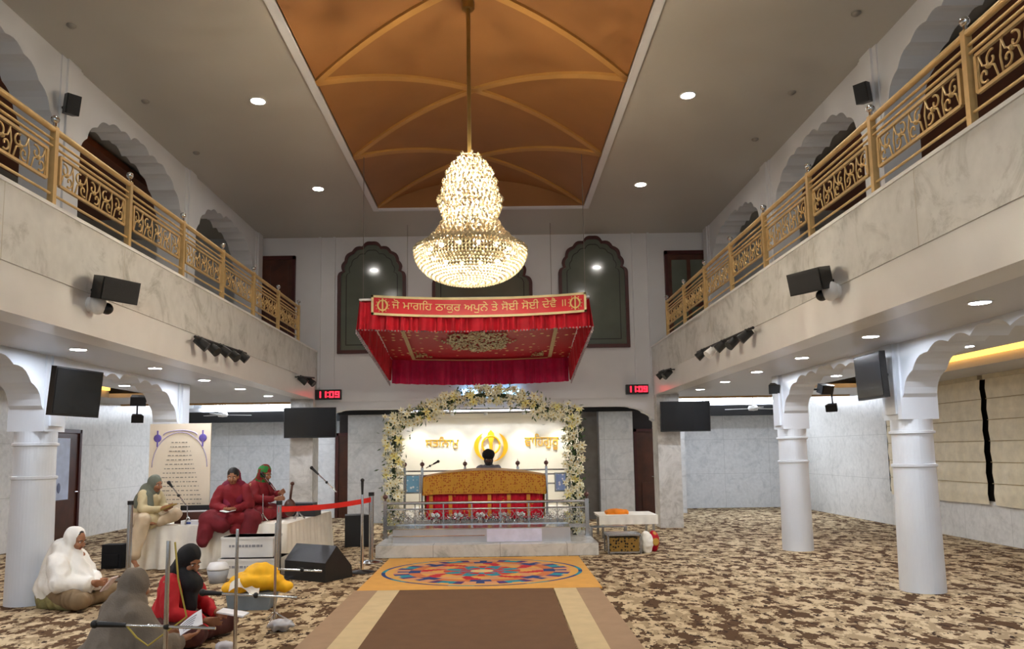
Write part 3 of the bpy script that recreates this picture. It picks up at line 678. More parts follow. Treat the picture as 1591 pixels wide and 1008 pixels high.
# steel offering box along the front
og = thing('offering_box', 'long low stainless steel offering box along the platform front', 'offering box', (-.22, 12.25, .18))
ox0, ox1 = -1.42, 1.30
STL = mat('brushed_steel', '#c2c2c4', .38, .9, vary=.06); q = MB(); q.box(ox0, -.0, -.22, .22, 0, .21); q.box(.0, ox1, -.24, .22, 0, .21); q.build('trough', STL, og)
MB().box(ox0, -.01, -.235, -.22, .10, .115).build('seam_strip', CHROME, og)
q = MB()
q.add([(ox0, -.2, .21), (ox1, -.2, .21), (ox1, .22, .24), (ox0, .22, .24), (ox0, .22, .21), (ox1, .22, .21)], [(0, 1, 2, 3), (0, 3, 4), (1, 5, 2), (3, 2, 5, 4)]); q.build('sloping_lid', STEEL, og)
q = MB(); q.box(ox0 - .01, ox1 + .01, -.235, -.215, .205, .22); q.box(ox0 - .01, ox1 + .01, .2, .23, .235, .25); q.build('rim_strip', CHROME, og)
q = MB(); q.box(.02, .86, -.255, -.24, .01, .20); q.build('door_panel', mat('lilac_grey_steel', '#d5d3e6', .35, .3), og, label='brighter pale panel')
# front steel railing with rosette panels
fr = thing('steel_railing', 'polished steel railing with rosette panels in front of the shrine', 'railing', (-.2, 12.75, .18))
rx0, rx1 = -1.64, 1.60
for z, r in ((.56, .024), (.46, .014), (.17, .02)): MB().cyl((rx0, 0, z), (rx1, 0, z), r).build('rail', STEEL, fr)
q = MB(); q.box(rx0, rx1, -.02, .02, .14, .2); q.build('kick_plate', STEEL, fr)
n = 14; wd = (rx1 - rx0) / n
ros = MB()
for a in range(8):
    A = a * math.pi / 4; ros.tube([(0, 0, 0), (.05 * math.cos(A - .35), 0, .05 * math.sin(A - .35)), (.085 * math.cos(A), 0, .085 * math.sin(A)), (.05 * math.cos(A + .35), 0, .05 * math.sin(A + .35)), (0, 0, 0)], .006, 5)
ros.ball((0, 0, 0), .022, n=8, k=6)
for s in (-1, 1):
    ros.tube([(s * (.115 - .03 * math.cos(i / 10 * 2 * math.pi)), 0, -.11 + .022 * i) for i in range(11)], .006, 5)
    ros.tube(((s * .03, 0, .12), (s * .06, 0, .1), (s * .09, 0, .12)), .005, 5)
rme = ros.mesh('rosette'); rme.materials.append(STEEL)
for i in range(n):
    o = bpy.data.objects.new('rosette_panel', rme); COL.objects.link(o); o.parent = fr; o.location = (rx0 + wd * (i + .5), 0, .315)
for i in range(0, n + 1, 2): MB().box(rx0 + wd * i - .01, rx0 + wd * i + .01, -.01, .01, .17, .56).build('upright', STEEL, fr)
def rpost(x, y, h, name='post', par=None, w_=.03):
    q = MB(); q.box(x - w_, x + w_, y - w_, y + w_, 0, h); q.box(x - w_ * 1.5, x + w_ * 1.5, y - w_ * 1.5, y + w_ * 1.5, 0, .025); p_ = q.build('post', STEEL, par)
    q = MB(); q.cyl((x, y, h), (x, y, h + .03), .016); q.ball((x, y, h + .065), .042, (1, 1, .95)); q.cyl((x, y, h + .09), (x, y, h + .15), .01, .002, n=8); q.build('finial', mat('rose_metal', '#7d5f5b', .3, .8), par)
for x in (rx0 - .02, rx1 + .02): rpost(x, 0, .60, par=fr)
# rear rails around the throne
rr = thing('steel_railing', 'polished steel rails with finialled posts around the draped throne', 'railing', (0, 14.2, .42))
rz = atY(757, 727, 14.2).z - .42
for x in (-1.72, -1.40, -.62, .34, .86, 1.28):
    rpost(x, 0, .86, par=rr, w_=.022)
for z in (.80, .72, .55, .12): MB().cyl((-1.72, 0, z), (1.28, 0, z), .014).build('rail', STEEL, rr)
for x0, x1, c1, c2, nm in ((-1.70, -1.42, '#7fb6d8', '#e8f2f8', 'left'), (1.0, 1.22, '#8fa6d8', '#e8eaf6', 'right')):
    o = thing('framed_picture', 'small blue and white framed picture on the shrine rails at the %s' % nm, 'picture', (0, 14.12, .42))
    pz = (atY(638, 752, 14.1).z - .42)
    MB().box(x0, x1, -.02, .07, pz - .17, pz + .17).build('picture_frame', STEEL, o)
    MB().box(x0 + .025, x1 - .025, -.03, -.018, pz - .145, pz + .145).build('print', brocade('blue_print_' + nm, c1, c2, 16, .3, .3), o)
# ------------------------------------------------------------------ throne with cloths
th = thing('throne', 'canopied throne stand draped with gold brocade over red cloths', 'throne', (XC + .02, 13.55, .42))
GBR = brocade('gold_brocade', '#c8912f', '#a8581c', 26, .36, .42); RBR = brocade('red_gold_cloth', '#cf1530', '#d9a040', 8, .22, .5)
MB().box(-.92, .92, -.3, .5, 0, .62).build('stand', WOOD, th)
def drape(wx, y0, zt_, zbm, am, n, bulge=0, thick=.0):
    def fn(u, v_):
        x = -wx + 2 * wx * u; arch = .11 * (1 - (x / wx) ** 2) if bulge else 0
        if v_ < .4: y = .5 - (.5 - y0) * (v_ / .4); z = zt_ + arch - .02 * (v_ / .4) ** 2
        else:
            k = (v_ - .4) / .6; y = y0 - .03 - am * (math.sin(u * n * 6.28) + .5 * math.sin(u * n * 2.3 * 6.28 + 2)) * (.3 + .7 * k) - .03 * k; z = zt_ + arch - .02 - (zt_ - .02 - zbm + arch * .6) * k
        return (x, y, z)
    return MB().grid(fn, n * 10, 26)
drape(.98, -.34, .64, .02, .018, 16).build('red_cloth', RBR, th, fix=False)
g = MB()
for sx in (-1, 1): g.grid(lambda u, v_: (sx * (1.0 + .02 * math.sin(u * 20)), .5 - .85 * u, .66 - .62 * v_), 16, 6)
g.build('side_cloth', GBR, th, fix=False)
gd = drape(1.03, -.42, .74, .42, .014, 9, 1).build('gold_cover', GBR, th, fix=False)
g = MB()
for sx in (-1, 1): g.grid(lambda u, v_: (sx * (1.03 + .02 * v_), .5 - .95 * u, .74 - .32 * v_), 12, 4)
g.build('gold_cover_end', GBR, th, fix=False)
GL = mat('orange_gold_braid', '#d98f2e', .5, .2)
for k in range(12):
    x = -.9 + 1.8 * k / 11
    MB().box(x - .03, x + .03, -.42, -.405, .06, .42).build('gold_panel', GL, th) if k % 2 == 0 else None
MB().grid(lambda u, v_: (-1.0 + 2.0 * u, -.47 - .014 * math.sin(u * 57), .44 + .03 * v_), 60, 1).build('gold_hem', GL, th, fix=False)
# fly whisks / silver ornaments standing in front of the throne
for i, x in enumerate((-.80, -.42, -.05, .32, .62)):
    o = thing('silver_vase', 'small silver ornament in front of the throne, %s from the left' % ['first', 'second', 'third', 'fourth', 'fifth'][i], 'ornament', (XC + x, 13.05, .18), 0, 'silver ornaments before the throne')
    MB().lathe([(.055, 0), (.05, .02), (.02, .06), (.045, .12), (.06, .18), (.045, .24), (.02, .27), (.03, .30)], n=16).build('vase_body', CHROME, o)
    q = MB()
    for a in range(7): q.ball((.05 * math.cos(a), .04 * math.sin(a), .33 + .02 * (a % 2)), .028, n=7, k=5)
    q.build('white_blossoms', mat('white_petals', '#eef0fb', .6), o)
# ------------------------------------------------------------------ emblem and wall letters
YG = atY(750, 700, 16.95).y
em = thing('khanda_emblem', 'gold double-sword and circle emblem on the cream panel', 'emblem', (XC + .0, 16.975, 0))
GLD = mat('bright_gold', '#f0b422', .3, .35, vary=.08)
p0 = atY(763, 700, 17.0); cx = p0.x - XC; top, bot = atY(763, 669, 17.0).z, atY(763, 716, 17.0).z; zc = (top + bot) / 2
g = MB(); ht = top - bot
g.prism([(cx + a * ht, zc + b * ht) for a, b in ((-.04, -.5), (.04, -.5), (.055, .1), (.12, .32), (.10, .42), (0, .52), (-.10, .42), (-.12, .32), (-.055, .1))], 'Y', -.03, .0); g.build('central_blade', GLD, em)
g = MB(); g.tube([(cx + .29 * ht * math.cos(i * math.pi / 18), -.02, zc + .02 + .29 * ht * math.sin(i * math.pi / 18)) for i in range(37)], .022, 8); g.build('ring', GLD, em)
for s in (-1, 1):
    outer, inner = [], []
    for i in range(21):
        a = R(62 - 150 * i / 20); wv = .13 * math.sin(math.pi * (i / 20) ** .8); outer.append((cx + s * (.50 * ht * math.cos(a)) * 1.12, zc - .02 * ht + .50 * ht * math.sin(a))); inner.append((cx + s * ((.50 - wv) * ht * math.cos(a)) * 1.12, zc - .02 * ht + (.50 - wv * .8) * ht * math.sin(a)))
    MB().prism(outer + inner[::-1], 'Y', -.03, 0).build('curved_sword', GLD, em)
GL2 = mat('gold_letters', '#dcab2a', .35, .3)
for nm, body, x0, x1, y0, y1, lab in (('l', '\u0a38\u0a24\u0a3f\u0a28\u0a3e\u0a2e\u0a41', 661, 713, 678, 697, 'gold script lettering on the cream panel left of the emblem'), ('r', '\u0a35\u0a3e\u0a3f\u0a39\u0a17\u0a41\u0a30\u0a42', 815, 868, 673, 699, 'gold script lettering on the cream panel right of the emblem')):
    a, b2 = atY(x0, y1, 17.0), atY(x1, y0, 17.0)
    o = textmesh('wall_lettering', body, .3, GL2, None, ((a.x + b2.x) / 2, 16.99, (a.z + b2.z) / 2), (1, 0, 0), (0, 0, 1), extrude=.012, fit=(b2.x - a.x, b2.z - a.z))
    if o: tag(o, lab, 'lettering')
# spotlights washing the panel
for i, x in enumerate((-1.75, -1.0, XC, .55, 1.35)):
    o = thing('wall_washer', 'small downlight washing the cream emblem panel, %s from the left' % ['first', 'second', 'third', 'fourth', 'fifth'][i], 'ceiling light', (x, 16.75, 2.40), 0, 'wall washers over the emblem panel')
    MB().cyl((0, 0, 0), (0, 0, -.05), .04).build('housing', WHITEP, o)
    sp = bpy.data.lights.new('lamp', 'SPOT'); sp.energy = 26; sp.spot_size = R(110); sp.spot_blend = .6; sp.shadow_soft_size = .04; sp.color = (1, .93, .75)
    l_ = bpy.data.objects.new('lamp', sp); COL.objects.link(l_); l_.parent = o; l_.location = (0, 0, -.06); l_.rotation_euler = (R(-12), 0, 0)
MB2 = MB(); MB2.box(-2.1, 1.6, 16.6, 16.95, 2.42, 2.46); struct('ceiling_sanctum', MB2, WALL)
p = atY(765, 609, 15.8)
tag(MB().box(p.x - .62, p.x + .55, 15.78, 15.86, p.z - .05, p.z + .07).build('light_tube', emis('blue_white_tube', '#9fd4ff', 1.6)), 'glowing blue-white light tube above the flower arch', 'light tube')
# ------------------------------------------------------------------ flower arch
ga = thing('flower_arch', 'arch of white lilies and green leaves framing the shrine', 'flower arch', (XC, 13.02, .18))
def GP(x, y): q = atY(x, y, 13.02); return Vector((q.x - XC, 0, q.z - .18))
path = [GP(614, 842), GP(612, 790), GP(612, 740), GP(611, 690), GP(613, 655), GP(640, 646), GP(665, 640), GP(690, 627), GP(720, 617), GP(755, 613), GP(790, 615), GP(815, 622), GP(840, 634), GP(865, 638), GP(889, 642), GP(892, 690), GP(893, 740), GP(892, 790), GP(893, 838)]
path[0].z = 0; path[-1].z = 0
MB().tube(path, .035, 8).build('arch_frame', mat('dark_green_frame', '#2b3a20', .7), ga)
seg = [(a, b) for a, b in zip(path, path[1:])]; Ls = [(b - a).length for a, b in seg]; T = sum(Ls)
def along(t_):
    d = t_ * T
    for (a, b), L_ in zip(seg, Ls):
        if d <= L_: return a + (b - a) * (d / L_)
        d -= L_
    return path[-1].copy()
def lily(mb, c, M_, r, mi=0):
    for k in range(6):
        A = k * math.pi / 3; dx, dy = math.cos(A), math.sin(A); px_, py_ = -dy, dx
        pts = [(0, 0, .0), (dx * .5 + px_ * .24, dy * .5 + py_ * .24, .25), (dx, dy, .2 - .15 * (k % 2)), (dx * .5 - px_ * .24, dy * .5 - py_ * .24, .25), (dx * .5, dy * .5, .12)]
        mb.add([c + M_ @ (Vector(p) * r) for p in pts], [(0, 1, 4), (1, 2, 4), (2, 3, 4), (3, 0, 4)], mi)
    mb.ball(c + M_ @ Vector((0, 0, .12 * r)), r * .16, n=6, k=4, mi=1)
PET = mat('cream_white_petals', '#ebe8cc', .6, vary=.08); PEY = mat('pale_yellow_petals', '#e9e29a', .6, vary=.1); STM = mat('yellow_stamen', '#c9a92e', .6); LEAF = mat('garland_leaves', '#3f5c2c', .6, vary=.45, scale=20)
lm = []
for m_2 in (PET, PET, PEY):
    q = MB(); lily(q, Vector((0, 0, 0)), Matrix.Identity(3), .085); me = q.mesh('lily'); me.materials.append(m_2); me.materials.append(STM); lm.append(me)
def rrot(): return Matrix.Rotation(rnd.uniform(0, 6.28), 3, 'Z')
def facing(spread=.9): # flower axis roughly toward the hall
    d = Vector((rnd.uniform(-spread, spread), -1, rnd.uniform(-spread, spread))).normalized(); return d.to_track_quat('Z', 'Y').to_matrix() @ rrot()
for i in range(100):
    c0 = along((i + rnd.random()) / 100); c0.z = max(c0.z, .2); o = bpy.data.objects.new('lily', rnd.choice(lm)); COL.objects.link(o); o.parent = ga
    o.matrix_local = Matrix.Translation(c0 + Vector((rnd.uniform(-.13, .13), rnd.uniform(-.16, -.09), rnd.uniform(-.13, .13)))) @ facing().to_4x4() @ Matrix.Scale(rnd.uniform(.8, 1.15), 4)
q = MB()
for i in range(420):
    c0 = along(rnd.random()); c0.z = max(c0.z, .22); lily(q, c0 + Vector((rnd.uniform(-.17, .17), rnd.uniform(-.14, .08), rnd.uniform(-.15, .15))), facing(1.3), rnd.uniform(.05, .08))
o = q.build('small_lilies', [PET, STM], ga, fix=False); o['kind'] = 'stuff'
q = MB()
for i in range(2600):
    c0 = along(rnd.random()); c = c0 + Vector((rnd.gauss(0, .085), rnd.gauss(0, .06), rnd.gauss(0, .085))); c.z = max(c.z, .13); d = Vector((rnd.gauss(0, 1), rnd.gauss(-.3, .7), rnd.gauss(0, 1))).normalized(); u = d.cross(Vector((rnd.random(), rnd.random(), 1))).normalized(); L_ = rnd.uniform(.05, .10)
    q.add([c, c + d * L_ * .5 + u * L_ * .16, c + d * L_, c + d * L_ * .5 - u * L_ * .16], [(0, 1, 2, 3)])
o = q.build('foliage', LEAF, ga, fix=False); o['kind'] = 'stuff'
# ------------------------------------------------------------------ floor rugs
rn = thing('aisle_runner', 'brown aisle carpet with cream and tan side stripes', 'carpet', (XC, 2, 0))
y1 = 8.95 - 2
for nm, a, b_, m_2 in (('centre_strip', -.87, .86, mat('brown_pile', '#6a4b2f', .95, vary=.06, bump=.3, bscale=400)),):
    MB().box(a, b_, -6, y1, .001, .014).build(nm, m_2, rn)
for s in (-1, 1):
    MB().box(*sorted((s * .87, s * 1.12)), -6, y1, .001, .014).build('cream_stripe', mat('cream_pile', '#c9b48c', .95, vary=.06, bump=.3, bscale=400), rn)
    MB().box(*sorted((s * 1.12, s * 1.385)), -6, y1, .001, .014).build('tan_stripe', mat('tan_pile', '#a08468', .95, vary=.06, bump=.3, bscale=400), rn)
rug = MB(); rc = (XC + .03, 10.28); rug.box(-1.39, 1.39, -1.32, 1.32, .001, .014, 0)
pal = ['#d9a24e', '#c2202c', '#1e3a78', '#1f8a9e', '#c9743f', '#e0c184', '#4b2a6e', '#cf9468', '#7fa35a']
NA, NR = 128, 26; RR = (1.30, 1.14)
for j in range(NR):
    for i in range(NA):
        a0, a1, r0, r1 = 2 * math.pi * i / NA, 2 * math.pi * (i + 1) / NA, j / NR, (j + 1) / NR
        th_ = ((i + .5) / NA * 8) % 1; th_ = abs(th_ - .5) * 2; rho = (r0 + r1) / 2; alt = int((i + .5) / NA * 16) % 2
        k = 5
        if rho > .955: k = 2 if (i // 5) % 3 else 3
        elif rho < .12: k = 5
        elif rho < .22: k = 1 if th_ < .6 else 3
        elif rho < .40: k = (4 if th_ > 1.3 - rho * 2.4 else 3) if th_ < .75 else 1
        elif rho < .6: k = 0 if abs(th_ - (rho - .4) * 4) > .35 else (1 if alt else 7)
        elif rho < .75: k = (2 if th_ > .6 else 4) if abs(rho - .68) < .05 + .1 * th_ else 5
        elif rho < .9: k = (3 if th_ < .3 else (6 if th_ < .55 else (2 if th_ > .85 else 7))) if (rho - .75) < .15 * (1.1 - abs(th_ - .5)) else 0
        else: k = 0
        rug.add([(RR[0] * r * math.cos(a), RR[1] * r * math.sin(a), .0155) for r, a in ((r0, a0), (r1, a0), (r1, a1), (r0, a1))] if j else [(0, 0, .0155)] + [(RR[0] * r1 * math.cos(a), RR[1] * r1 * math.sin(a), .0155) for a in (a0, a1)], [(0, 1, 2, 3)] if j else [(0, 1, 2)], k)
tag(rug.build('medallion_rug', [mat('wool_%d' % i, c_, .95, vary=.06, bump=.3, bscale=300) for i, c_ in enumerate(pal)], loc=(rc[0], rc[1], 0)), 'yellow rug with colourful oval medallion before the platform', 'rug')
# ------------------------------------------------------------------ screens, clocks, speakers
def tv(label, cx, cy, cz, w_, h, rz, tilt, mount):
    o = thing('television', label, 'television', (cx, cy, cz), rz)
    Mt = Matrix.Rotation(tilt, 4, 'X')
    MB().box(-w_ / 2, w_ / 2, -.03, .03, -h / 2, h / 2, M=Mt).build('casing', BLACK, o)
    MB().box(-w_ / 2 + .015, w_ / 2 - .015, -.034, -.03, -h / 2 + .025, h / 2 - .015, M=Mt).build('screen', SCREEN, o)
    MB().box(-.2, .2, .03, .07, -.15, .15, M=Mt).tube([(0, .05, 0), *mount], .018).build('bracket', BLACK if len(mount) > 2 else STEEL, o)
    return o
# facing -y (towards hall)
a, b_ = atY(439, 634, 15.2), atY(519, 679, 15.2); w_ = b_.x - a.x
tv('large dark wall television in front of the left rear pier', (a.x + b_.x) / 2, 15.35, (atY(479, 656, 15.2)).z, w_, .60, R(3), R(5), [(0, .15, 0), (0, .31, 0)])
a, b_ = atY(1028, 622, 15.2), atY(1107, 670, 15.2)
tv('large dark wall television in front of the right rear pier', (a.x + b_.x) / 2, 15.35, (atY(1067, 646, 15.2)).z, b_.x - a.x, .60, R(-3), R(5), [(0, .15, 0), (-.2, .28, 0)])
p = atY(115, 610, 8.1); tv('tilted television bracketed to the nearest left column', p.x + .02, 8.1, p.z, .70, .50, R(80), R(5), [(0, .15, 0), (.3, .33, .02), (.4, .45, .02)])
p = atY(1357, 587, 8.5); tv('television seen at a steep angle beside the nearest right column', p.x, 8.55, p.z + .02, .66, .50, R(-92), R(3), [(0, .1, 0), (0, .19, .02)])
SEG = {'0': 'abcdef', '1': 'bc', '9': 'abcdfg', '2': 'abged'}
def clock(label, x0, y0, x1, y1, txt='11:09'):
    a, b_ = atY(x0, y1, YB - .1), atY(x1, y0, YB - .1); cx, cz, w_, h = (a.x + b_.x) / 2, (a.z + b_.z) / 2, b_.x - a.x, b_.z - a.z
    o = thing('digital_clock', label, 'clock', (cx, YB - .1, cz))
    MB().box(-w_ / 2, w_ / 2, -.03, .09, -h / 2, h / 2).build('casing', BLACK, o)
    D = emis('red_led_digits', '#ff2030', 1.6); q = MB(); dw, dh = w_ * .13, h * .5; t_ = .014; xs = [-.36, -.15, .14, .36]
    for ch, fx in zip([c for c in txt if c != ':'], xs):
        x = fx * w_; sg = {'a': (x - dw / 2, x + dw / 2, dh / 2, dh / 2), 'g': (x - dw / 2, x + dw / 2, 0, 0), 'd': (x - dw / 2, x + dw / 2, -dh / 2, -dh / 2), 'b': (x + dw / 2, x + dw / 2, 0, dh / 2), 'c': (x + dw / 2, x + dw / 2, -dh / 2, 0), 'f': (x - dw / 2, x - dw / 2, 0, dh / 2), 'e': (x - dw / 2, x - dw / 2, -dh / 2, 0)}
        for k in SEG[ch]: u0, u1, v0, v1 = sg[k]; q.box(u0 - t_, u1 + t_, -.036, -.03, v0 - t_, v1 + t_)
    for z in (-.04, .04): q.box(-.012, .012, -.036, -.03, z - .01, z + .01)
    q.build('digits', D, o)
clock('red digital clock on the back wall left of the canopy', 490, 605, 530, 621)
clock('red digital clock on the back wall right of the canopy', 973, 597, 1007, 612)
def speaker(label, loc, w_, h, d, rz, tilt, wallvec=None, wallw=None):
    if wallw: wallvec = Matrix.Rotation(-rz, 3, 'Z') @ Vector(wallw); tilt = -tilt
    o = thing('loudspeaker', label, 'speaker', loc, rz); Mt = Matrix.Rotation(tilt, 4, 'X')
    q = MB(); q.prism([(-w_ / 2, -d / 2), (w_ / 2, -d / 2), (w_ * .36, d / 2), (-w_ * .36, d / 2)], 'Z', -h / 2, h / 2)
    q.v = [tuple(Mt @ Vector(v_)) for v_ in q.v]; q.build('cabinet', BLACK, o)
    q = MB(); q.box(-w_ / 2 + .01, w_ / 2 - .01, -d / 2 - .012, -d / 2, -h / 2 + .01, h / 2 - .01, M=Mt); q.build('grille', mat('speaker_grille', '#1c1d1f', .6, bump=.6, bscale=300), o)
    if wallvec: MB().tube([(0, d * .4, 0), wallvec], .016).build('bracket', BLACK, o)
    return o
# balcony face speakers: length along the fascia, turned toward the hall
p = atX(176, 450, XFL + .22); speaker('large black loudspeaker on the left balcony front with a white dome camera below', p, .38, .21, .22, R(62), R(-12), wallw=(-.24, 0, 0))
p = atX(1262, 436, XFR - .22); speaker('large black loudspeaker on the right balcony front with a white dome camera below', p, .38, .21, .22, R(-62), R(-12), wallw=(.24, 0, 0))
for nm, x, px_, py in (('left', XFL, 152, 473), ('right', XFR, 1290, 452)):
    s = 1 if nm == 'left' else -1; p = atX(px_, py, x + s * .08)
    o = thing('dome_camera', 'white and black dome camera under the %s balcony loudspeaker' % nm, 'security camera', p)
    q = MB(); q.ball((0, 0, 0), .085, (.9, 1, 1.1)); q.cyl((-s * .08, 0, 0), (0, 0, 0), .07); q.build('housing', WHITEP, o)
    MB().ball((s * .06, .05, -.03), .055).build('lens_dome', BLACK, o)
p = atY(98, 153, 8.3); speaker('black loudspeaker high on the left gallery pilaster', Vector((XAL + .35, p.y, atX(98, 153, XAL + .35).z)), .15, .22, .15, R(50), R(-15), wallw=(-.22, .1, 0))
p = atX(1357, 130, XAR - .35); speaker('black loudspeaker high on the right gallery pilaster', Vector((XAR - .35, 8.4, atX(1357, 130, XAR - .35).z)), .15, .22, .15, R(-50), R(-15), wallw=(.22, .1, 0))
for lab, px_, py, Y, rz, wv in (('small black speaker on the second right column, hall side', 1206, 603, 12.0, -20, (.12, 0, 0)), ('small black speaker on the second right column, aisle side', 1281, 604, 11.9, 20, (-.3, .12, 0)), ('small black speaker hanging from the ceiling by the right aisle wall', 1293, 633, 15.5, -40, (0, 0, .3)), ('small black speaker on the second left column', 214, 622, 11.8, 30, (.35, .2, 0)), ('black speaker hanging from the ceiling at the left aisle behind the banner', 213, 650, 15.2, 30, (0, 0, .5))):
    p = atY(px_, py, Y); speaker(lab, p, .22, .14, .15, R(rz), R(-18), wallw=wv)
# stage light bars on the balcony faces
def lightbar(label, x, s, x0, y0, x1, y1, n, lit=None):
    P0, P1 = atX(x0, y0, x + s * .12), atX(x1, y1, x + s * .12)
    o = thing('spotlight_bar', label, 'spotlights', (P0 + P1) / 2); c0 = (P0 + P1) / 2
    MB().cyl(P0 - c0, P1 - c0, .018).build('bar', BLACK, o)
    for i in range(n):
        t_ = (i + .5) / n; q = P0.lerp(P1, t_) - c0 - Vector((0, 0, .05 + .02 * (i % 2)))
        d = Vector((s * .6, .15 * (-1) ** i, -.5)).normalized()
        MB().cyl(q - d * .08, q + d * .10, .05, .065, n=14).tube([q, q + Vector((0, 0, .07))], .02).build('lamp_head', BLACK if i != lit else WHITEP, o)
    for i in range(2): q = P0.lerp(P1, .2 + .6 * i) - c0; MB().cyl(q, q - Vector((s * .12, 0, 0)), .012).build('wall_arm', BLACK, o)
lightbar('bar of small black spotlights on the left balcony front', XFL, 1, 303, 523, 382, 549, 5)
lightbar('bar of small spotlights with one white head on the right balcony front', XFR, -1, 1084, 547, 1170, 509, 5, 1)
lightbar('tiny black spotlight bar at the far end of the left balcony front', XFL, 1, 463, 585, 488, 587, 2)
lightbar('tiny black spotlight bar at the far end of the right balcony front', XFR, -1, 1024, 578, 1042, 573, 2)
# ceiling fans
def fan(label, px_, py, Y):
    p = atY(px_, py, Y); o = thing('ceiling_fan', label, 'ceiling fan', (p.x, Y, 3.0)); h = 3.0 - p.z
    MB().cyl((0, 0, 0), (0, 0, -h + .05), .015).lathe([(.001, -.0), (.06, -.0), (.05, -.06), (.001, -.06)]).build('down_rod', WHITEP, o)
    MB().lathe([(.001, -h + .07), (.09, -h + .06), (.12, -h), (.1, -h - .05), (.001, -h - .06)]).build('motor', WHITEP, o)
    for k in range(3):
        a = k * 2.094 + .5; M_ = Matrix.Rotation(a, 4, 'Z'); q = MB(); q.prism([(.1, -.03), (.2, -.06), (.62, -.065), (.66, 0), (.62, .055), (.2, .05), (.1, .03)], 'Z', -h - .012, -h - .002); q.v = [tuple(M_ @ Vector(v_)) for v_ in q.v]; q.build('blade', WHITEP, o)
fan('white three-blade ceiling fan left of the shrine at the rear', 346, 644, 18.2); fan('white three-blade ceiling fan right of the shrine at the rear', 1170, 634, 18.2)
# roman blinds on the right wall
def blind(label, y0, y1, z0, z1, x=XWR):
    o = thing('roman_blind', label, 'window blind', (x, (y0 + y1) / 2, z0), 0, 'roman blinds on the right wall'); L_ = (y1 - y0) / 2; H = z1 - z0; n = 6
    def fn(u, v_): return (-.05 - .018 * (1 - abs(((v_ * n) % 1) - .5) * 2) - .012 * math.sin(u * 23 + 3 * v_) * (1 - v_) ** 1 - .006 * math.sin(u * 61), -L_ + 2 * L_ * u, H * v_ - (.02 * math.sin(u * 3) if v_ < .01 else 0))
    MB().grid(fn, 50, 60).build('blind_cloth', mat('beige_blind_cloth', '#dfd4b8', .85, vary=.08, scale=8, bump=.2), o, fix=False)
    q = MB()
    for k in range(1, n): q.cyl((-.062, -L_, H * k / n), (-.062, L_, H * k / n), .006, n=6)
    q.build('batten', mat('blind_seam', '#a8946c', .8), o); MB().box(-.09, -.0, -L_, L_, H - .02, H + .05).build('head_rail', mat('blind_rail', '#cabd9c', .6), o)
z0, z1 = atX(1500, 779, XWR).z, atX(1440, 588, XWR).z
y_gap = atX(1536, 700, XWR).y
blind('beige roman blind behind the nearest right column', y_gap + .0, y_gap + 3.1, z0, 2.62)
blind('beige wrinkled roman blind at the right edge of the photo', y_gap - 2.9, y_gap - .13, z0, 2.62)
struct('window_4', MB().box(XWR - .01, XWR, y_gap - 3, y_gap + 3.2, z0 + .05, 2.6), mat('night_window', '#15120f', .15))
# ------------------------------------------------------------------ people
SK1 = mat('brown_skin', '#9c6a4a', .55, vary=.06, scale=20); HAIR = mat('black_hair', '#120d0b', .55, vary=.3, scale=60)
EYEW = mat('eye_white', '#d8d2c8', .3); EYEB = mat('eye_dark', '#150d0a', .2); LIP = mat('lips', '#7d3d34', .5)
V = Vector
def hand(mb, wrist, d, n, s=1, thumb=1, curl=.6):
    """palm and five separate fingers; d finger direction, n palm normal (fingers curl to n)"""
    d, n = V(d).normalized(), V(n); n = (n - d * n.dot(d)).normalized(); side = d.cross(n) * thumb; w_ = V(wrist)
    mb.capsule(w_, .024 * s, w_ + d * .03 * s, .026 * s)
    for k in range(4): b0 = w_ + d * .02 * s + side * (.027 - .018 * k) * s * .6; mb.capsule(b0, .016 * s, w_ + d * .078 * s + side * (.030 - .020 * k) * s, .0125 * s)
    for k, L_ in enumerate((.068, .078, .072, .055)):
        b0 = w_ + d * .082 * s + side * (.030 - .020 * k) * s; c1 = curl * (.8 + .12 * k)
        d1 = (d * math.cos(c1 * .5) + n * math.sin(c1 * .5)); d2 = (d * math.cos(c1 * 1.4) + n * math.sin(c1 * 1.4)); spread = side * (.10 - .07 * k)
        m1 = b0 + (d1 + spread).normalized() * L_ * .5 * s; mb.capsule(b0, .0095 * s, m1, .0088 * s, 8, 3); mb.capsule(m1, .0088 * s, m1 + (d2 + spread * .5).normalized() * L_ * .5 * s, .0075 * s, 8, 3)
    t0 = w_ + d * .028 * s + side * .022 * s; t1 = t0 + (d * .6 + side * .75 + n * .25).normalized() * .035 * s; t2 = t1 + (d * .85 + side * .15 + n * .4).normalized() * .032 * s
    mb.capsule(t0, .014 * s, t1, .0115 * s, 8, 3); mb.capsule(t1, .0115 * s, t2, .009 * s, 8, 3)
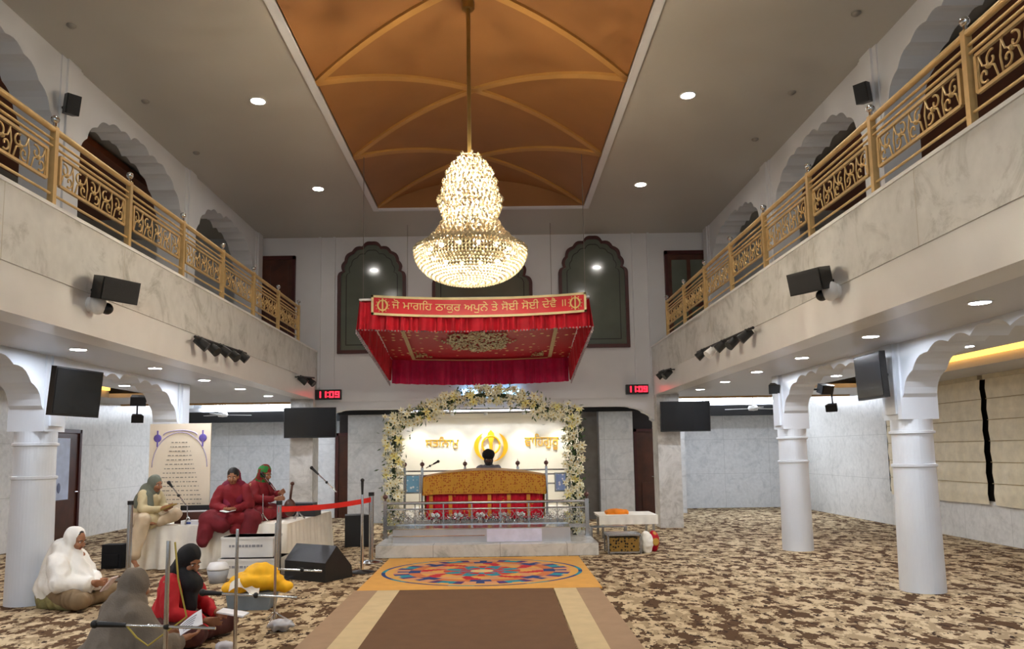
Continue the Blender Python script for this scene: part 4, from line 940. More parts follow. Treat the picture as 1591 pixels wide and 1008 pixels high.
class Person:
    """figure built in its own frame, facing +x; joints placed per pose"""
    def __init__(s, label, loc, rz, scale=1.0, skin=SK1):
        s.root = thing('person', label, 'person', loc, rz); s.root.scale = (scale,) * 3; s.body = MB(); s.skin = skin
    def head(s, c, look=(1, 0, 0), up=(0, 0, 1), beard=False):
        x = V(look).normalized(); up = V(up); y = up.cross(x).normalized(); z = x.cross(y); M_ = Matrix((x, y, z)).transposed(); c = V(c); s.hc, s.hM = c, M_; b = s.body
        P = lambda a, b_, d: c + M_ @ V((a, b_, d))
        b.ball(P(-.012, 0, .02), .1, (.95, .78, 1.0), M=M_); b.ball(P(.02, 0, -.035), .075, (.9, .82, 1.05), M=M_); b.ball(P(.05, 0, -.085), .03, (1, 1.1, .8), M=M_)   # skull, face, chin
        b.capsule(P(.088, 0, .0), .011, P(.105, 0, -.032), .015, 8, 3)      # nose
        for q in (-1, 1):
            b.ball(P(.06, q * .04, -.03), .028, M=M_); b.ball(P(-.005, q * .078, -.01), .03, (.5, .35, 1), M=M_); b.capsule(P(.078, q * .015, .022), .01, P(.068, q * .05, .024), .009, 8, 3)
        b.capsule(P(.072, -.016, -.062), .012, P(.072, .016, -.062), .012, 8, 3)
        s.P = P
    def face(s, brow=HAIR):
        P, M_ = s.P, s.hM
        for q in (-1, 1):
            e = MB().ball(P(.073, q * .032, .004), .0102, M=M_).build('eye', EYEW, s.root); MB().ball(P(.0795, q * .032, .003), .0062, n=8, k=6).build('iris', EYEB, e)
            MB().tube([P(.086, q * .014, .024), P(.088, q * .032, .031), P(.078, q * .05, .024)], .004, 6).build('eyebrow', brow, s.root)
        MB().tube([P(.078, -.022, -.064), P(.0865, -.008, -.060), P(.0865, .008, -.060), P(.078, .022, -.064)], .0055, 6).build('mouth', LIP, s.root)
    def limb(s, pts, rs):
        for a, b_, r0, r1 in zip(pts, pts[1:], rs, rs[1:]): s.body.capsule(V(a), r0, V(b_), r1)
    def finish(s, vox=.0085): return solidify(s.body, 'body', s.skin, s.root, vox, 3)
def cloth(p, name, m, shapes, vox=.013, wr=.017, ws=9, smooth=5, stretch=(1, 1, .45), lo=None, label=None):
    q = MB()
    for sh in shapes:
        if sh[0] == 'b': q.ball(sh[1], 1, sh[2], 18, 12, M=(sh[3] if len(sh) > 3 else None))
        else: q.capsule(V(sh[0]), sh[2], V(sh[1]), sh[3])
    return solidify(q, name, m, p.root, vox, smooth, wr, ws, label, stretch=stretch, lo=lo)
def chain(pts, rs): return [(a, b_, r0, r1) for a, b_, r0, r1 in zip(pts, pts[1:], rs, rs[1:])]
def basic_body(p, pel, chest, neck, headc, look, shL, elL, wrL, shR, elR, wrR, legs, handsL, handsR, feet=True):
    p.limb([pel, chest], [.13, .13]); p.limb([chest, neck], [.11, .055]); p.limb([neck, V(headc) - V((.01, 0, .06))], [.052, .048]); p.head(headc, look)
    p.limb([chest, shL, elL, wrL], [.08, .055, .04, .026]); p.limb([chest, shR, elR, wrR], [.08, .055, .04, .026])
    hand(p.body, wrL, *handsL); hand(p.body, wrR, *handsR)
    for kn, an, toe in legs:
        p.limb([pel, kn, an], [.1, .062, .04]); an, toe = V(an), V(toe); p.body.capsule(an, .038, toe, .028); d = (toe - an).normalized(); sd = d.cross(V((0, 0, 1))).normalized()
        for k in range(5): p.body.capsule(toe + sd * (.028 - .014 * k) - d * .01, .012, toe + sd * (.032 - .016 * k) + d * (.035 - .004 * k), .010 if k else .012, 8, 3)
def headscarf(p, m, drape, name='headscarf', wr=.008, front=.0, vox=.011, big=1.0):
    M_, c = p.hM, p.hc; P = p.P
    sh = [('b', P(-.032 + front, 0, .024), (.105 * big, .098 * big, .118 * big), M_), (P(-.045, .055, -.03), P(-.03, .06, -.12), .05, .055), (P(-.045, -.055, -.03), P(-.03, -.06, -.12), .05, .055), (P(-.06, 0, .0), P(-.06, 0, -.14), .075, .085)] + drape
    return cloth(p, name, m, sh, vox, wr, 9)
# --- woman in a white shawl, cross-legged beside the nearest left column, facing right
WSH = mat('white_shawl', '#f0eee6', .85, vary=.04, bump=.2, bscale=30); OLI = mat('olive_patterned_kurta', '#8a8354', .85, vary=.3, scale=14); BRN = mat('brown_trousers', '#7d684c', .85, vary=.2, scale=6)
p = Person('person sitting cross-legged in a white shawl beside the nearest left column', (-4.60, 8.35, 0), R(-8), .93)
basic_body(p, (0, 0, .13), (.04, 0, .46), (.08, 0, .60), (.13, 0, .735), (1, -.1, -.35), (.06, .17, .54), (.16, .24, .30), (.38, .08, .28), (.06, -.17, .54), (.16, -.26, .30), (.38, -.08, .28), [((.36, .30, .13), (.30, -.02, .07), (.30, -.16, .05)), ((.38, -.30, .13), (.26, .06, .07), (.28, .2, .05))], ((1, -.2, -.1), (0, -1, .2)), ((1, .2, -.1), (0, 1, .2), 1, -1))
p.finish(); p.face()
MB().ball(p.P(-.03, 0, .03), .1, (.98, .86, 1.05), M=p.hM).build('hair', HAIR, p.root)
headscarf(p, WSH, front=-.02, big=.97, drape=[((-.02, 0, .58), (-.05, 0, .25), .17, .24), ((.02, .16, .52), (.12, .24, .30), .1, .11), ((.02, -.16, .52), (.12, -.25, .30), .1, .11), ((.12, .24, .30), (.32, .08, .26), .1, .085), ((.12, -.25, .3), (.32, -.08, .26), .1, .085), ((-.1, 0, .2), (.15, 0, .2), .22, .16), ((.1, 0, .56), (.2, 0, .3), .09, .13)], name='white_shawl', wr=.02, vox=.014)
cloth(p, 'kurta_skirt', OLI, [((-.12, .0, .12), (.05, 0, .12), .2, .2), ((0, -.12, .1), (.18, -.2, .09), .12, .09)], lo=.0)
cloth(p, 'trousers', BRN, [((0, .1, .13), (.38, .30, .12), .13, .085), ((.38, .3, .12), (.3, .04, .08), .085, .06), ((0, -.1, .13), (.40, -.30, .12), .13, .09), ((.4, -.3, .12), (.3, -.02, .08), .09, .065)], lo=.004)
# phone and booklet near her hands
q = Matrix.Translation((.66, -.02, .26)) @ Matrix.Rotation(R(-50), 4, 'Y')
o = MB().box(-.09, .09, -.07, .07, -.006, .006, M=q).build('booklet', mat('pink_white_page', '#d9c3bd', .7, vary=.2, scale=30), None, loc=(-4.78, 8.35, -.03)); tag(o, 'pale open booklet held before the person in the white shawl', 'booklet'); 
# --- grey shawl from behind, foreground
GSH = mat('grey_brown_shawl', '#766c60', .9, vary=.10, scale=10, bump=.4, bscale=90)
b0 = atZ(192, 1040, 0); p = Person('person in a grey-brown hooded shawl seen from behind in the left foreground', (-2.66, 5.55, 0), R(52), .90)
basic_body(p, (0, 0, .13), (.05, 0, .46), (.09, 0, .58), (.12, 0, .70), (1, 0, -.2), (.06, .17, .52), (.18, .26, .28), (.40, .12, .26), (.06, -.17, .52), (.2, -.27, .28), (.44, -.2, .28), [((.36, .30, .13), (.30, -.02, .07), (.30, -.16, .05)), ((.38, -.30, .13), (.26, .06, .07), (.28, .2, .05))], ((1, -.2, 0), (0, -1, .3)), ((1, .1, .1), (0, .4, .9), 1, -1))
p.finish(); p.face()
headscarf(p, GSH, [((.05, 0, .56), (.0, 0, .25), .15, .26), ((.04, .14, .5), (.12, .26, .27), .12, .13), ((.04, -.14, .5), (.12, -.26, .27), .12, .13), ((.12, .26, .27), (.32, .12, .24), .11, .08), ((.12, -.26, .27), (.34, -.2, .25), .11, .075), ((-.1, .1, .14), (-.1, -.1, .14), .2, .2), ((.1, .25, .1), (.3, .25, .1), .14, .1), ((.1, -.25, .1), (.3, -.25, .1), .14, .1)], 'hooded_shawl', .013, vox=.014, big=1.06)
hp = p.root.matrix_basis
C4 = [atY(280, 987, 5.42), atY(315, 969, 5.50), atY(313, 946, 5.60), atY(277, 973, 5.52)]; c0 = sum(C4, V((0, 0, 0))) / 4; C4 = [q - c0 for q in C4]; nq = (C4[1] - C4[0]).cross(C4[3] - C4[0]).normalized()
if nq.y > 0: nq = -nq
def sheet(u, v_, h=0): return (C4[0] * (1 - u) + C4[1] * u) * (1 - v_) + (C4[3] * (1 - u) + C4[2] * u) * v_ + nq * (h + .008 * math.sin(u * 3.1))
o = MB().grid(lambda u, v_: sheet(u, v_), 8, 6).grid(lambda u, v_: sheet(u, v_, -.003), 8, 6)
for k in range(5): o.grid(lambda u, v_: sheet(.15 + .7 * u * (.6 + .08 * k), .16 + .15 * k + .05 * v_, .002), 5, 1, 1)
o = o.build('paper_sheet', [mat('white_paper', '#eeeef4', .7), mat('grey_print', '#70707c', .7)], None, loc=c0, fix=False); tag(o, 'white printed sheet held by the person in the grey-brown shawl', 'paper')
# --- red kurta, black headscarf
RED = mat('red_kurta', '#b3101c', .8, vary=.12, bump=.2, bscale=40); BLK = mat('black_scarf_cloth', '#0e0d10', .8, vary=.3, bump=.2); MRN = mat('maroon_brown_trousers', '#4a201a', .85, vary=.2)
p = Person('person in a red kurta with a black headscarf sitting on the carpet, head bowed', (-2.80, 6.75, 0), R(-12), .95)
basic_body(p, (0, 0, .13), (.06, 0, .45), (.11, 0, .59), (.17, 0, .70), (1, -.25, -.55), (.08, .17, .53), (.16, .24, .30), (.38, .10, .24), (.08, -.17, .53), (.16, -.25, .28), (.42, -.14, .22), [((.36, .30, .13), (.30, -.02, .07), (.30, -.16, .05)), ((.40, -.30, .14), (.26, .06, .07), (.28, .2, .05))], ((1, -.1, -.1), (0, -1, .3)), ((1, .1, -.1), (0, 1, .2), 1, -1))
p.finish(); p.face()
cloth(p, 'kurta', RED, [((-.02, 0, .14), (.06, 0, .46), .17, .155), ((.07, .15, .53), (.16, .24, .30), .075, .065), ((.16, .24, .3), (.34, .11, .25), .062, .045), ((.07, -.15, .53), (.16, -.25, .29), .075, .065), ((.16, -.25, .29), (.37, -.15, .235), .062, .045), ((0, 0, .11), (.24, 0, .12), .18, .12)], lo=.002)
cloth(p, 'trousers', MRN, [((0, .1, .13), (.38, .30, .12), .11, .085), ((.38, .3, .12), (.3, .04, .08), .085, .06), ((0, -.1, .13), (.42, -.30, .13), .12, .09), ((.42, -.3, .13), (.3, -.02, .08), .09, .065)], lo=.004)
headscarf(p, BLK, [((.12, 0, .62), (.2, -.02, .50), .085, .1), ((.18, -.02, .52), (.22, -.05, .32), .09, .06), ((.05, 0, .60), (.0, 0, .52), .08, .09)])
o = MB().box(-.11, .11, -.08, .08, -.006, .006, M=Matrix.Rotation(R(10), 4, 'Y')).build('open_book', mat('white_paper', '#eeeef4', .7), None, loc=(-2.20, 6.52, .27)); tag(o, 'small open white book held by the person in the red kurta on the floor', 'book')
# --- stage
stg = thing('low_stage', 'low stage covered with pleated white cloth', 'stage', (-3.9, 11.2, 0))
ZT = .60
def skirt(path, z1, z0=.0, n=60, amp=.034):
    path = [V((a, b_, 0)) for a, b_ in path]; Ls = [(b_ - a).length for a, b_ in zip(path, path[1:])]; T = sum(Ls)
    def at_(t_):
        d = t_ * T
        for (a, b_), L_ in zip(zip(path, path[1:]), Ls):
            if d <= L_ + 1e-9: e = (b_ - a) / L_; return a + e * d, V((e.y, -e.x, 0))
            d -= L_
        return path[-1], V((1, 0, 0))
    def fn(u, v_):
        c, nn = at_(min(u, .99999)); k = amp * (math.sin(u * T * 34) + .5 * math.sin(u * T * 13 + 1)) * (.15 + .85 * v_); q = c + nn * (.01 + k + .02 * v_); return (q.x, q.y, z1 + (z0 - z1) * v_)
    return MB().grid(fn, n, 8)
sp = [(-5.1 + 3.9, -.3), (-2.95 + 3.9, -.3), (-2.85 + 3.9, 2.0)]
MB().prism([(-1.2, -.3), (.95, -.3), (1.05, 2.0), (-.6, 2.0), (-.6, .5), (-1.2, .5)], 'Z', ZT - .05, ZT).build('stage_top', CLOTHW, stg)
skirt(sp, ZT - .01, .01, 420).build('cloth_skirt', CLOTHW, stg, fix=False)
q = MB()
for x, y in ((-1.1, -.2), (.8, -.2), (.85, 1.9), (-.5, 1.9)): q.box(x - .03, x + .03, y - .03, y + .03, 0, ZT - .05)
q.build('stage_legs', STEEL, stg)
# banner stand
a, b_ = atY(230, 700, 11.62), atY(325, 700, 11.62); zt_ = atY(278, 658, 11.62).z
bn = thing('banner_stand', 'cream printed banner with an arch of small script text standing on the stage', 'banner', ((a.x + b_.x) / 2 + .02, 11.62, ZT)); hw_ = (b_.x - a.x) / 2; H = zt_ - ZT
MB().box(-hw_, hw_, 0, .02, 0, H).build('banner_panel', mat('cream_banner_vinyl', '#e6d9c2', .6, vary=.02), bn)
TXM = mat('brown_grey_print', '#8d8578', .7); VIO = mat('violet_print', '#6a5aa8', .7)
q = MB()
for rI in range(15):
    z = H * (.80 - .045 * rI); half = hw_ * (.28 + .036 * rI); x = -half
    while x < half:
        L_ = rnd.uniform(.015, .05); q.box(x, min(x + L_, half), -.004, 0, z, z + .014); x += L_ + rnd.uniform(.01, .03)
q.build('text_lines', TXM, bn)
q = MB(); q.tube([(hw_ * .9 * math.cos(math.pi - i * math.pi / 24), -.003, H * .55 + H * .36 * math.sin(i * math.pi / 24)) for i in range(25)], .007, 4); q.tube([(hw_ * .55 * math.cos(math.pi - i * math.pi / 24), -.003, H * .88 + H * .05 * math.sin(i * math.pi / 24)) for i in range(25)], .009, 4); q.build('arch_line', mat('lilac_print', '#b4a9c4', .7), bn)
for s in (-1, 1):
    q = MB(); q.ball((s * hw_ * .74, -.003, H * .85), .06, (1, .1, 1), 10, 6); q.box(s * hw_ * .74 - .01, s * hw_ * .74 + .01, -.01, 0, H * .76, H * .93); q.build('violet_emblem', VIO, bn)
MB().box(-hw_ * .8, hw_ * .8, -.05, .1, 0, .03).build('foot', STEEL, bn)
# --- woman with grey-green scarf on the stage edge, singing into a microphone
GGR = mat('grey_green_scarf', '#6d7264', .85, vary=.15, bump=.2); BEI = mat('beige_kurta', '#c3b48c', .85, vary=.08, bump=.2); PBE = mat('pale_trousers', '#c9b79a', .85, vary=.08)
p = Person('person in grey-green headscarf and beige clothes on the stage edge, one leg hanging', (-4.98, 10.98, ZT - .04), R(-18), .92)
kn, an, toe = (.22, -.26, .15), (.16, -.36, -.42), (.26, -.40, -.49)
basic_body(p, (0, 0, .14), (.08, 0, .44), (.14, 0, .56), (.20, 0, .66), (1, -.1, -.2), (.1, .16, .51), (.18, .22, .30), (.38, .06, .32), (.1, -.16, .51), (.18, -.24, .3), (.38, -.07, .30), [((.42, .16, .22), (.30, -.05, .10), (.30, -.18, .09)), (kn, an, toe)], ((1, -.1, .2), (0, -1, .3)), ((1, .1, .2), (0, 1, .2), 1, -1))
p.finish(); p.face()
cloth(p, 'kurta', BEI, [((-.02, 0, .14), (.08, 0, .44), .17, .15), ((.1, .14, .51), (.18, .22, .30), .07, .062), ((.18, .22, .3), (.34, .08, .31), .058, .045), ((.1, -.14, .51), (.18, -.24, .30), .07, .062), ((.18, -.24, .3), (.34, -.09, .3), .058, .045), ((0, 0, .12), (.2, -.1, .14), .17, .13)])
cloth(p, 'trousers', PBE, [((0, .08, .14), (.44, .16, .2), .12, .09), ((.44, .16, .2), (.3, -.04, .1), .09, .06), ((0, -.1, .13), kn, .13, .10), (kn, (.16, -.35, -.34), .10, .085)])
headscarf(p, GGR, [((.08, 0, .55), (.02, 0, .38), .14, .18), ((.12, -.1, .48), (.2, -.12, .36), .1, .06), ((.08, .12, .48), (.1, .16, .4), .09, .06)])
o = MB().box(-.09, .09, -.07, .07, -.01, .01, M=Matrix.Rotation(R(-25), 4, 'Y')).build('song_book', mat('ochre_cover', '#8d7434', .6), None, loc=(-4.56, 10.80, ZT + .26)); tag(o, 'ochre book in the hands of the person in the grey-green headscarf', 'book')
# --- woman in dark red with book, cross-legged on stage front
DRD = mat('dark_red_kurta', '#780a18', .8, vary=.15, bump=.2); DR2 = mat('crimson_shawl', '#740a30', .8, vary=.15)
p = Person('person in dark red reading a small book, sitting at the front of the stage', (-3.78, 11.12, ZT - .02), R(-78), .95)
basic_body(p, (0, 0, .14), (.05, 0, .46), (.08, 0, .58), (.12, 0, .715), (1, -.1, -.3), (.06, .18, .52), (.14, .25, .28), (.32, .06, .25), (.06, -.18, .52), (.14, -.25, .28), (.32, -.07, .25), [((.28, .30, .10), (.36, .2, -.3), (.44, .2, -.36)), ((.30, -.30, .10), (.32, -.12, .05), (.3, .05, .02))], ((1, -.2, 0), (0, -.3, 1)), ((1, .2, 0), (0, .3, 1), 1, -1))
p.finish(); p.face()
MB().ball(p.P(-.022, 0, .035), .1, (.98, .86, 1.0), M=p.hM).build('hair', HAIR, p.root)
cloth(p, 'kurta', DRD, [((-.02, 0, .14), (.05, 0, .46), .18, .165), ((.06, .16, .52), (.14, .25, .29), .08, .07), ((.14, .25, .29), (.29, .08, .255), .066, .05), ((.06, -.16, .52), (.14, -.25, .29), .08, .07), ((.14, -.25, .29), (.29, -.09, .255), .066, .05), ((.02, .1, .1), (.02, -.1, .1), .17, .17), ((.26, .22, .10), (.28, -.24, .10), .09, .09), ((.1, .1, .1), (.3, .08, -.05), .12, .08)])
cloth(p, 'trousers', mat('red_trousers', '#68101c', .85, vary=.2), [((0, .12, .13), (.28, .30, .10), .15, .13), ((.28, .3, .1), (.36, .2, -.26), .12, .11), ((0, -.12, .13), (.30, -.30, .10), .15, .13), ((.3, -.3, .1), (.34, -.1, .02), .12, .1), ((.3, -.3, .08), (.36, -.36, -.18), .12, .09)])
cloth(p, 'shawl', DR2, [((-.03, 0, .66), (.0, 0, .56), .09, .13), ((.02, .1, .56), (.14, .08, .38), .085, .06), ((.02, -.1, .56), (.16, -.06, .30), .085, .05), ((-.045, 0, .74), (-.05, 0, .66), .085, .09)])
o = MB(); o.box(0, .09, -.002, .13, -.004, .004, M=Matrix.Rotation(R(-12), 4, 'Y')); o.box(-.09, 0, -.002, .13, -.004, .004, M=Matrix.Rotation(R(12), 4, 'Y'))
o = o.build('open_book', mat('white_paper', '#eeeef4', .7), None, loc=(-3.70, 10.60, ZT + .19)); tag(o, 'open white book in the hands of the person in dark red on the stage', 'book')
# --- second woman in red with green patterned scarf, seen from the side
p = Person('person in red with a green patterned headscarf playing an instrument on the stage', (-3.66, 11.75, ZT), R(-20), .96)
basic_body(p, (0, 0, .14), (.06, 0, .46), (.12, 0, .58), (.17, 0, .70), (1, -.2, -.4), (.06, .18, .52), (.18, .22, .34), (.40, .05, .40), (.06, -.18, .52), (.18, -.24, .32), (.42, -.08, .32), [((.36, .28, .10), (.32, -.02, .07), (.32, -.14, .05)), ((.36, -.28, .10), (.26, .06, .07), (.28, .18, .05))], ((1, -.1, .4), (0, -1, 0)), ((1, .1, .1), (0, 1, .2), 1, -1))
p.finish(); p.face()
cloth(p, 'kurta', DRD, [((-.02, 0, .14), (.06, 0, .46), .17, .16), ((.06, .15, .52), (.18, .22, .35), .08, .065), ((.18, .22, .35), (.36, .07, .39), .06, .045), ((.06, -.15, .52), (.18, -.24, .33), .08, .065), ((.18, -.24, .33), (.38, -.09, .32), .06, .045), ((0, .1, .12), (.36, .28, .1), .14, .09), ((0, -.1, .12), (.36, -.28, .1), .14, .09), ((.36, .28, .1), (.36, -.28, .1), .08, .08)])
headscarf(p, brocade('green_red_scarf', '#7a2a26', '#2f7a3c', 14, .5, .8), [((.1, 0, .6), (.04, 0, .52), .09, .13)])
# rebab-like string instrument
o = thing('string_instrument', 'small dark wooden string instrument held by the person in the green patterned scarf', 'instrument', (-3.08, 11.5, ZT)); q = MB(); q.ball((0, 0, .18), .1, (.9, .6, 1.3)); q.build('sound_bowl', WOOD, o)
q = MB(); q.tube([(0, 0, .28), (.03, -.01, .5)], .018); q.ball((.035, -.01, .53), .03); q.build('neck', WOOD, o)
# --- reader behind the throne
GRY = mat('grey_jacket', '#77777f', .8, vary=.1)
hd = atY(759, 712, 14.75); p = Person('person with a black turban and beard seated behind the throne, facing the hall', (hd.x, 14.75, hd.z - .72), R(-90), 1.0, mat('dark_brown_skin', '#5d3a28', .55))
basic_body(p, (-.05, 0, .13), (0, 0, .46), (0, 0, .58), (.04, 0, .72), (1, 0, -.3), (0, .17, .52), (.10, .24, .3), (.3, .12, .32), (0, -.17, .52), (.10, -.24, .3), (.3, -.12, .32), [((.2, .3, .12), (.2, -.02, .06), (.2, -.14, .05)), ((.2, -.3, .12), (.16, .06, .06), (.18, .18, .05))], ((1, 0, 0), (0, 0, -1)), ((1, 0, 0), (0, 0, -1), 1, -1))
p.finish(.011); p.face()
cloth(p, 'turban', BLK, [('b', p.P(-.02, 0, .07), (.125, .118, .10), p.hM), ('b', p.P(-.01, 0, .12), (.09, .085, .06), p.hM), (p.P(.03, -.05, .08), p.P(.05, .05, .05), .06, .05)], .011, .006, 14)
cloth(p, 'beard', HAIR, [(p.P(.055, 0, -.08), p.P(.06, 0, -.17), .055, .04), (p.P(.01, .062, -.03), p.P(.045, .04, -.10), .025, .03), (p.P(.01, -.062, -.03), p.P(.045, -.04, -.10), .025, .03)], .009, .005, 20)
cloth(p, 'jacket', GRY, [((-.05, 0, .14), (0, 0, .46), .18, .16), ((0, .15, .52), (.1, .24, .3), .08, .065), ((.1, .24, .3), (.28, .13, .32), .06, .045), ((0, -.15, .52), (.1, -.24, .3), .08, .065), ((.1, -.24, .3), (.28, -.13, .32), .06, .045), ((0, .1, .12), (.2, .28, .12), .12, .09), ((0, -.1, .12), (.2, -.28, .12), .12, .09)])
zb0 = hd.z - .72
tag(MB().box(hd.x - .4, hd.x + .4, 14.45, 15.2, .42, max(.46, zb0 + .03)).build('reader_seat', CLOTHW), 'white covered seat behind the throne', 'seat')
# ------------------------------------------------------------------ microphones and stands
def micstand(label, base, top, boom=None, mic=True, tri=True, col=CHROME, rbase=.15, r=.014, cable=None, mlen=.17):
    base = V(base); o = thing('microphone_stand', label, 'microphone stand', base); T = V(top) - base
    MB().cyl((0, 0, .03), T, r, r * .8, n=10).build('pole', col, o)
    q = MB()
    if tri:
        for k in range(3): a = k * 2.094 + .4; q.tube([(0, 0, .12), (rbase * .5 * math.cos(a), rbase * .5 * math.sin(a), .06), (rbase * math.cos(a), rbase * math.sin(a), .012)], .01)
    else: q.lathe([(.001, .0), (rbase, .0), (rbase, .012), (.03, .035), (.001, .04)], n=24)
    q.build('base', BLACK if not tri else col, o)
    end, dirn = T, V((0, 0, 1))
    if boom:
        b0, b1 = V(boom[0]) - base, V(boom[1]) - base; MB().cyl(b0, b1, .0095, n=8).build('boom_arm', col, o); MB().ball(b0.lerp(b1, .55), .022, n=8, k=6).build('clutch', BLACK, o); end = b1; dirn = (b1 - b0).normalized()
    if mic:
        q = MB(); q.cyl(end, end + dirn * mlen * .75, .014, .02, n=10); q.ball(end + dirn * mlen * .85, .027); q.build('microphone', BLACK, o)
    if cable: MB().tube([V(c_) - base for c_ in cable], .006, 6).build('cable', mat('yellow_cable', '#b9a345', .6), o)
    return o
Ya = 5.15; pA = lambda x, y: atY(x, y, Ya)
bA = pA(262, 840); micstand('nearest chrome microphone stand with a yellow cable, in front of the grey-brown shawl', (bA.x, Ya, 0), (bA.x, Ya, bA.z), (pA(335, 976), pA(196, 971)), cable=[pA(272, 842), pA(277, 900), pA(290, 958), pA(230, 1003), pA(212, 990), pA(197, 972)], r=.017, mlen=.24)
Yb = 5.9; pB = lambda x, y: atY(x, y, Yb)
bB = pB(369, 822); micstand('chrome microphone stand to the right of the person in the red kurta on the floor', (bB.x, Yb, 0), (bB.x, Yb, bB.z), (pB(462, 928), pB(345, 922)), r=.014, mic=True)
Yc = 7.3; pC = lambda x, y: atY(x, y, Yc)
bC = pC(429, 812); micstand('chrome microphone stand with an empty arm before the black floor monitor', (bC.x, Yc, 0), (bC.x, Yc, bC.z), (pC(432, 884), pC(500, 887)), mic=False, rbase=.16, r=.013)
Yd = 10.4; pD = lambda x, y: atY(x, y, Yd)
bD = pD(563, 768); micstand('tall microphone stand with a round black base near the red barrier tape', (bD.x, Yd, 0), (bD.x, Yd, bD.z), None, tri=False, rbase=.16, r=.022, mlen=.22)
Ye = 11.6; pE = lambda x, y: atY(x, y, Ye)
bE = pE(463, 795); micstand('microphone stand on the stage with a long boom toward the right rear pier', (bE.x, Ye, ZT), (bE.x, Ye, bE.z + .02), (pE(523, 764), pE(495, 737)), rbase=.1, r=.01)
bF = pE(421, 790); micstand('microphone stand in front of the person in the green patterned scarf', (bF.x, Ye - .4, ZT), (bF.x, Ye - .4, pE(424, 765).z), (pE(428, 762), pE(412, 742)), rbase=.08, r=.009, mlen=.1)
Yg2 = 10.95; pG = lambda x, y: atY(x, y, Yg2); micstand('microphone stand of the person in the grey-green headscarf', (pG(292, 795).x, Yg2, ZT), pG(291, 786), (pG(289, 785), pG(268, 757)), rbase=.07, r=.008, mlen=.1)
bH = pE(548, 760); 
micstand('microphone on a short boom beside the throne', (-1.42, 13.9, .42), (-1.42, 13.9, 1.18), (atY(662, 727, 13.9), atY(673, 721, 13.9)), rbase=.08, r=.009, mlen=.12)
# barrier posts and tape
def bpost(label, px_, pyt, Y, r=.032):
    p = atY(px_, pyt, Y); o = thing('barrier_post', label, 'barrier post', (p.x, Y, 0), 0)
    MB().cyl((0, 0, .02), (0, 0, p.z), r, n=16).build('pole', STEEL, o); MB().lathe([(.001, 0), (.17, 0), (.17, .015), (.05, .04), (.001, .045)], n=24).build('base', STEEL, o)
    MB().cyl((0, 0, p.z), (0, 0, p.z + .05), r * 1.2, n=16).build('cap', BLACK, o); return V((p.x, Y, p.z))
bpost('steel barrier post at the left end of the stage', 203, 784, 10.1, .032)
t1 = bpost('steel barrier post where the red tape begins, at the right end of the stage', 434, 784, 9.95, .032)
t2 = bpost('steel barrier post at the left corner of the shrine platform', 577, 770, 11.3, .035)
o = MB(); d = t2 - t1
o.grid(lambda u, v_: tuple(t1 + d * u + V((0, -.04, -.02 - .07 * v_ - .03 * math.sin(math.pi * u)))), 20, 1); o.grid(lambda u, v_: tuple(t1 + d * u + V((0, -.036, -.02 - .07 * v_ - .03 * math.sin(math.pi * u)))), 20, 1)
tag(o.build('barrier_tape', mat('red_tape', '#e02316', .5)), 'red barrier tape stretched between two steel posts', 'tape')
# monitors, boxes, bags
def wedge(label, loc, w_, d, h, rz):
    o = thing('floor_monitor', label, 'speaker', loc, rz)
    MB().prism([(-d / 2, 0), (d / 2, 0), (d / 2, h * .55), (d * .1, h), (-d / 2 + .02, h * .35)][::1], 'X', -w_ / 2, w_ / 2).build('cabinet', BLACK, o)
    A, B_ = V((0, -d / 2 + .02, h * .35)), V((0, d * .1, h)); u = (B_ - A).normalized(); nn = V((0, -u.z, u.y)); q = MB()
    c = [A + V((sx * (w_ / 2 - .02), 0, 0)) + u * k + nn * .008 for sx, k in ((-1, .03), (1, .03), (1, (B_ - A).length - .03), (-1, (B_ - A).length - .03))]; q.add(c + [v_ - nn * .006 for v_ in c], [(0, 1, 2, 3), (0, 1, 5, 4), (1, 2, 6, 5), (2, 3, 7, 6), (3, 0, 4, 7)]); q.build('grille', _m['speaker_grille'], o)
    MB().box(-.12, .12, d / 2 - .01, d / 2 + .02, h * .3, h * .38).build('handle', BLACK, o)
wedge('large black floor monitor speaker lying on the carpet in front of the stage', (-2.30, 10.0, 0), .68, .5, .42, R(150))
o = speaker('black loudspeaker standing on the floor between the stage and the shrine', (atZ(556, 845, 0).x, 13.4, .26), .42, .52, .36, R(20), 0)
tag(MB().box(-.14, .14, -.1, .1, 0, .33).box(-.1, .1, -.12, -.1, .04, .2).build('black_bag', mat('black_fabric', '#101114', .9), loc=(-5.45, 11.15, 0)), 'black bag on the carpet left of the stage', 'bag')
WB = mat('white_box_paint', '#dedcd6', .5, vary=.03)
for lab, x0, x1, y0, y1, z0, z1 in (('upper white box with grey lettering in front of the stage', 344, 424, 10.2, 10.6, .24, .50), ('lower white step box in front of the stage', 340, 434, 10.1, 10.6, 0, .235)):
    xa, xb = atY(x0, 850, y0).x, atY(x1, 850, y0).x
    o = thing('white_box', lab, 'box', ((xa + xb) / 2, y0, z0)); h_ = (xb - xa) / 2; MB().box(-h_, h_, 0, y1 - y0, 0, z1 - z0).build('box_body', WB, o); MB().box(-h_ - .01, h_ + .01, -.01, y1 - y0 + .01, z1 - z0 - .03, z1 - z0).build('box_lid', WB, o)
    q = MB(); x = -h_ * .7
    while x < h_ * .6: L_ = rnd.uniform(.02, .05); q.box(x, x + L_, -.004, 0, (z1 - z0) * .5, (z1 - z0) * .5 + .03); x += L_ + .012
    q.build('lettering', mat('grey_lettering', '#8a8a8e', .6), o)
o = thing('plastic_tub', 'small white and grey tub on the carpet in front of the stage', 'tub', (atZ(285, 905, 0).x - .0, 9.6, 0)); p = atZ(285 + 85, 900, 0); o.location = (atY(372, 880, 9.7).x - .28, 9.75, 0)
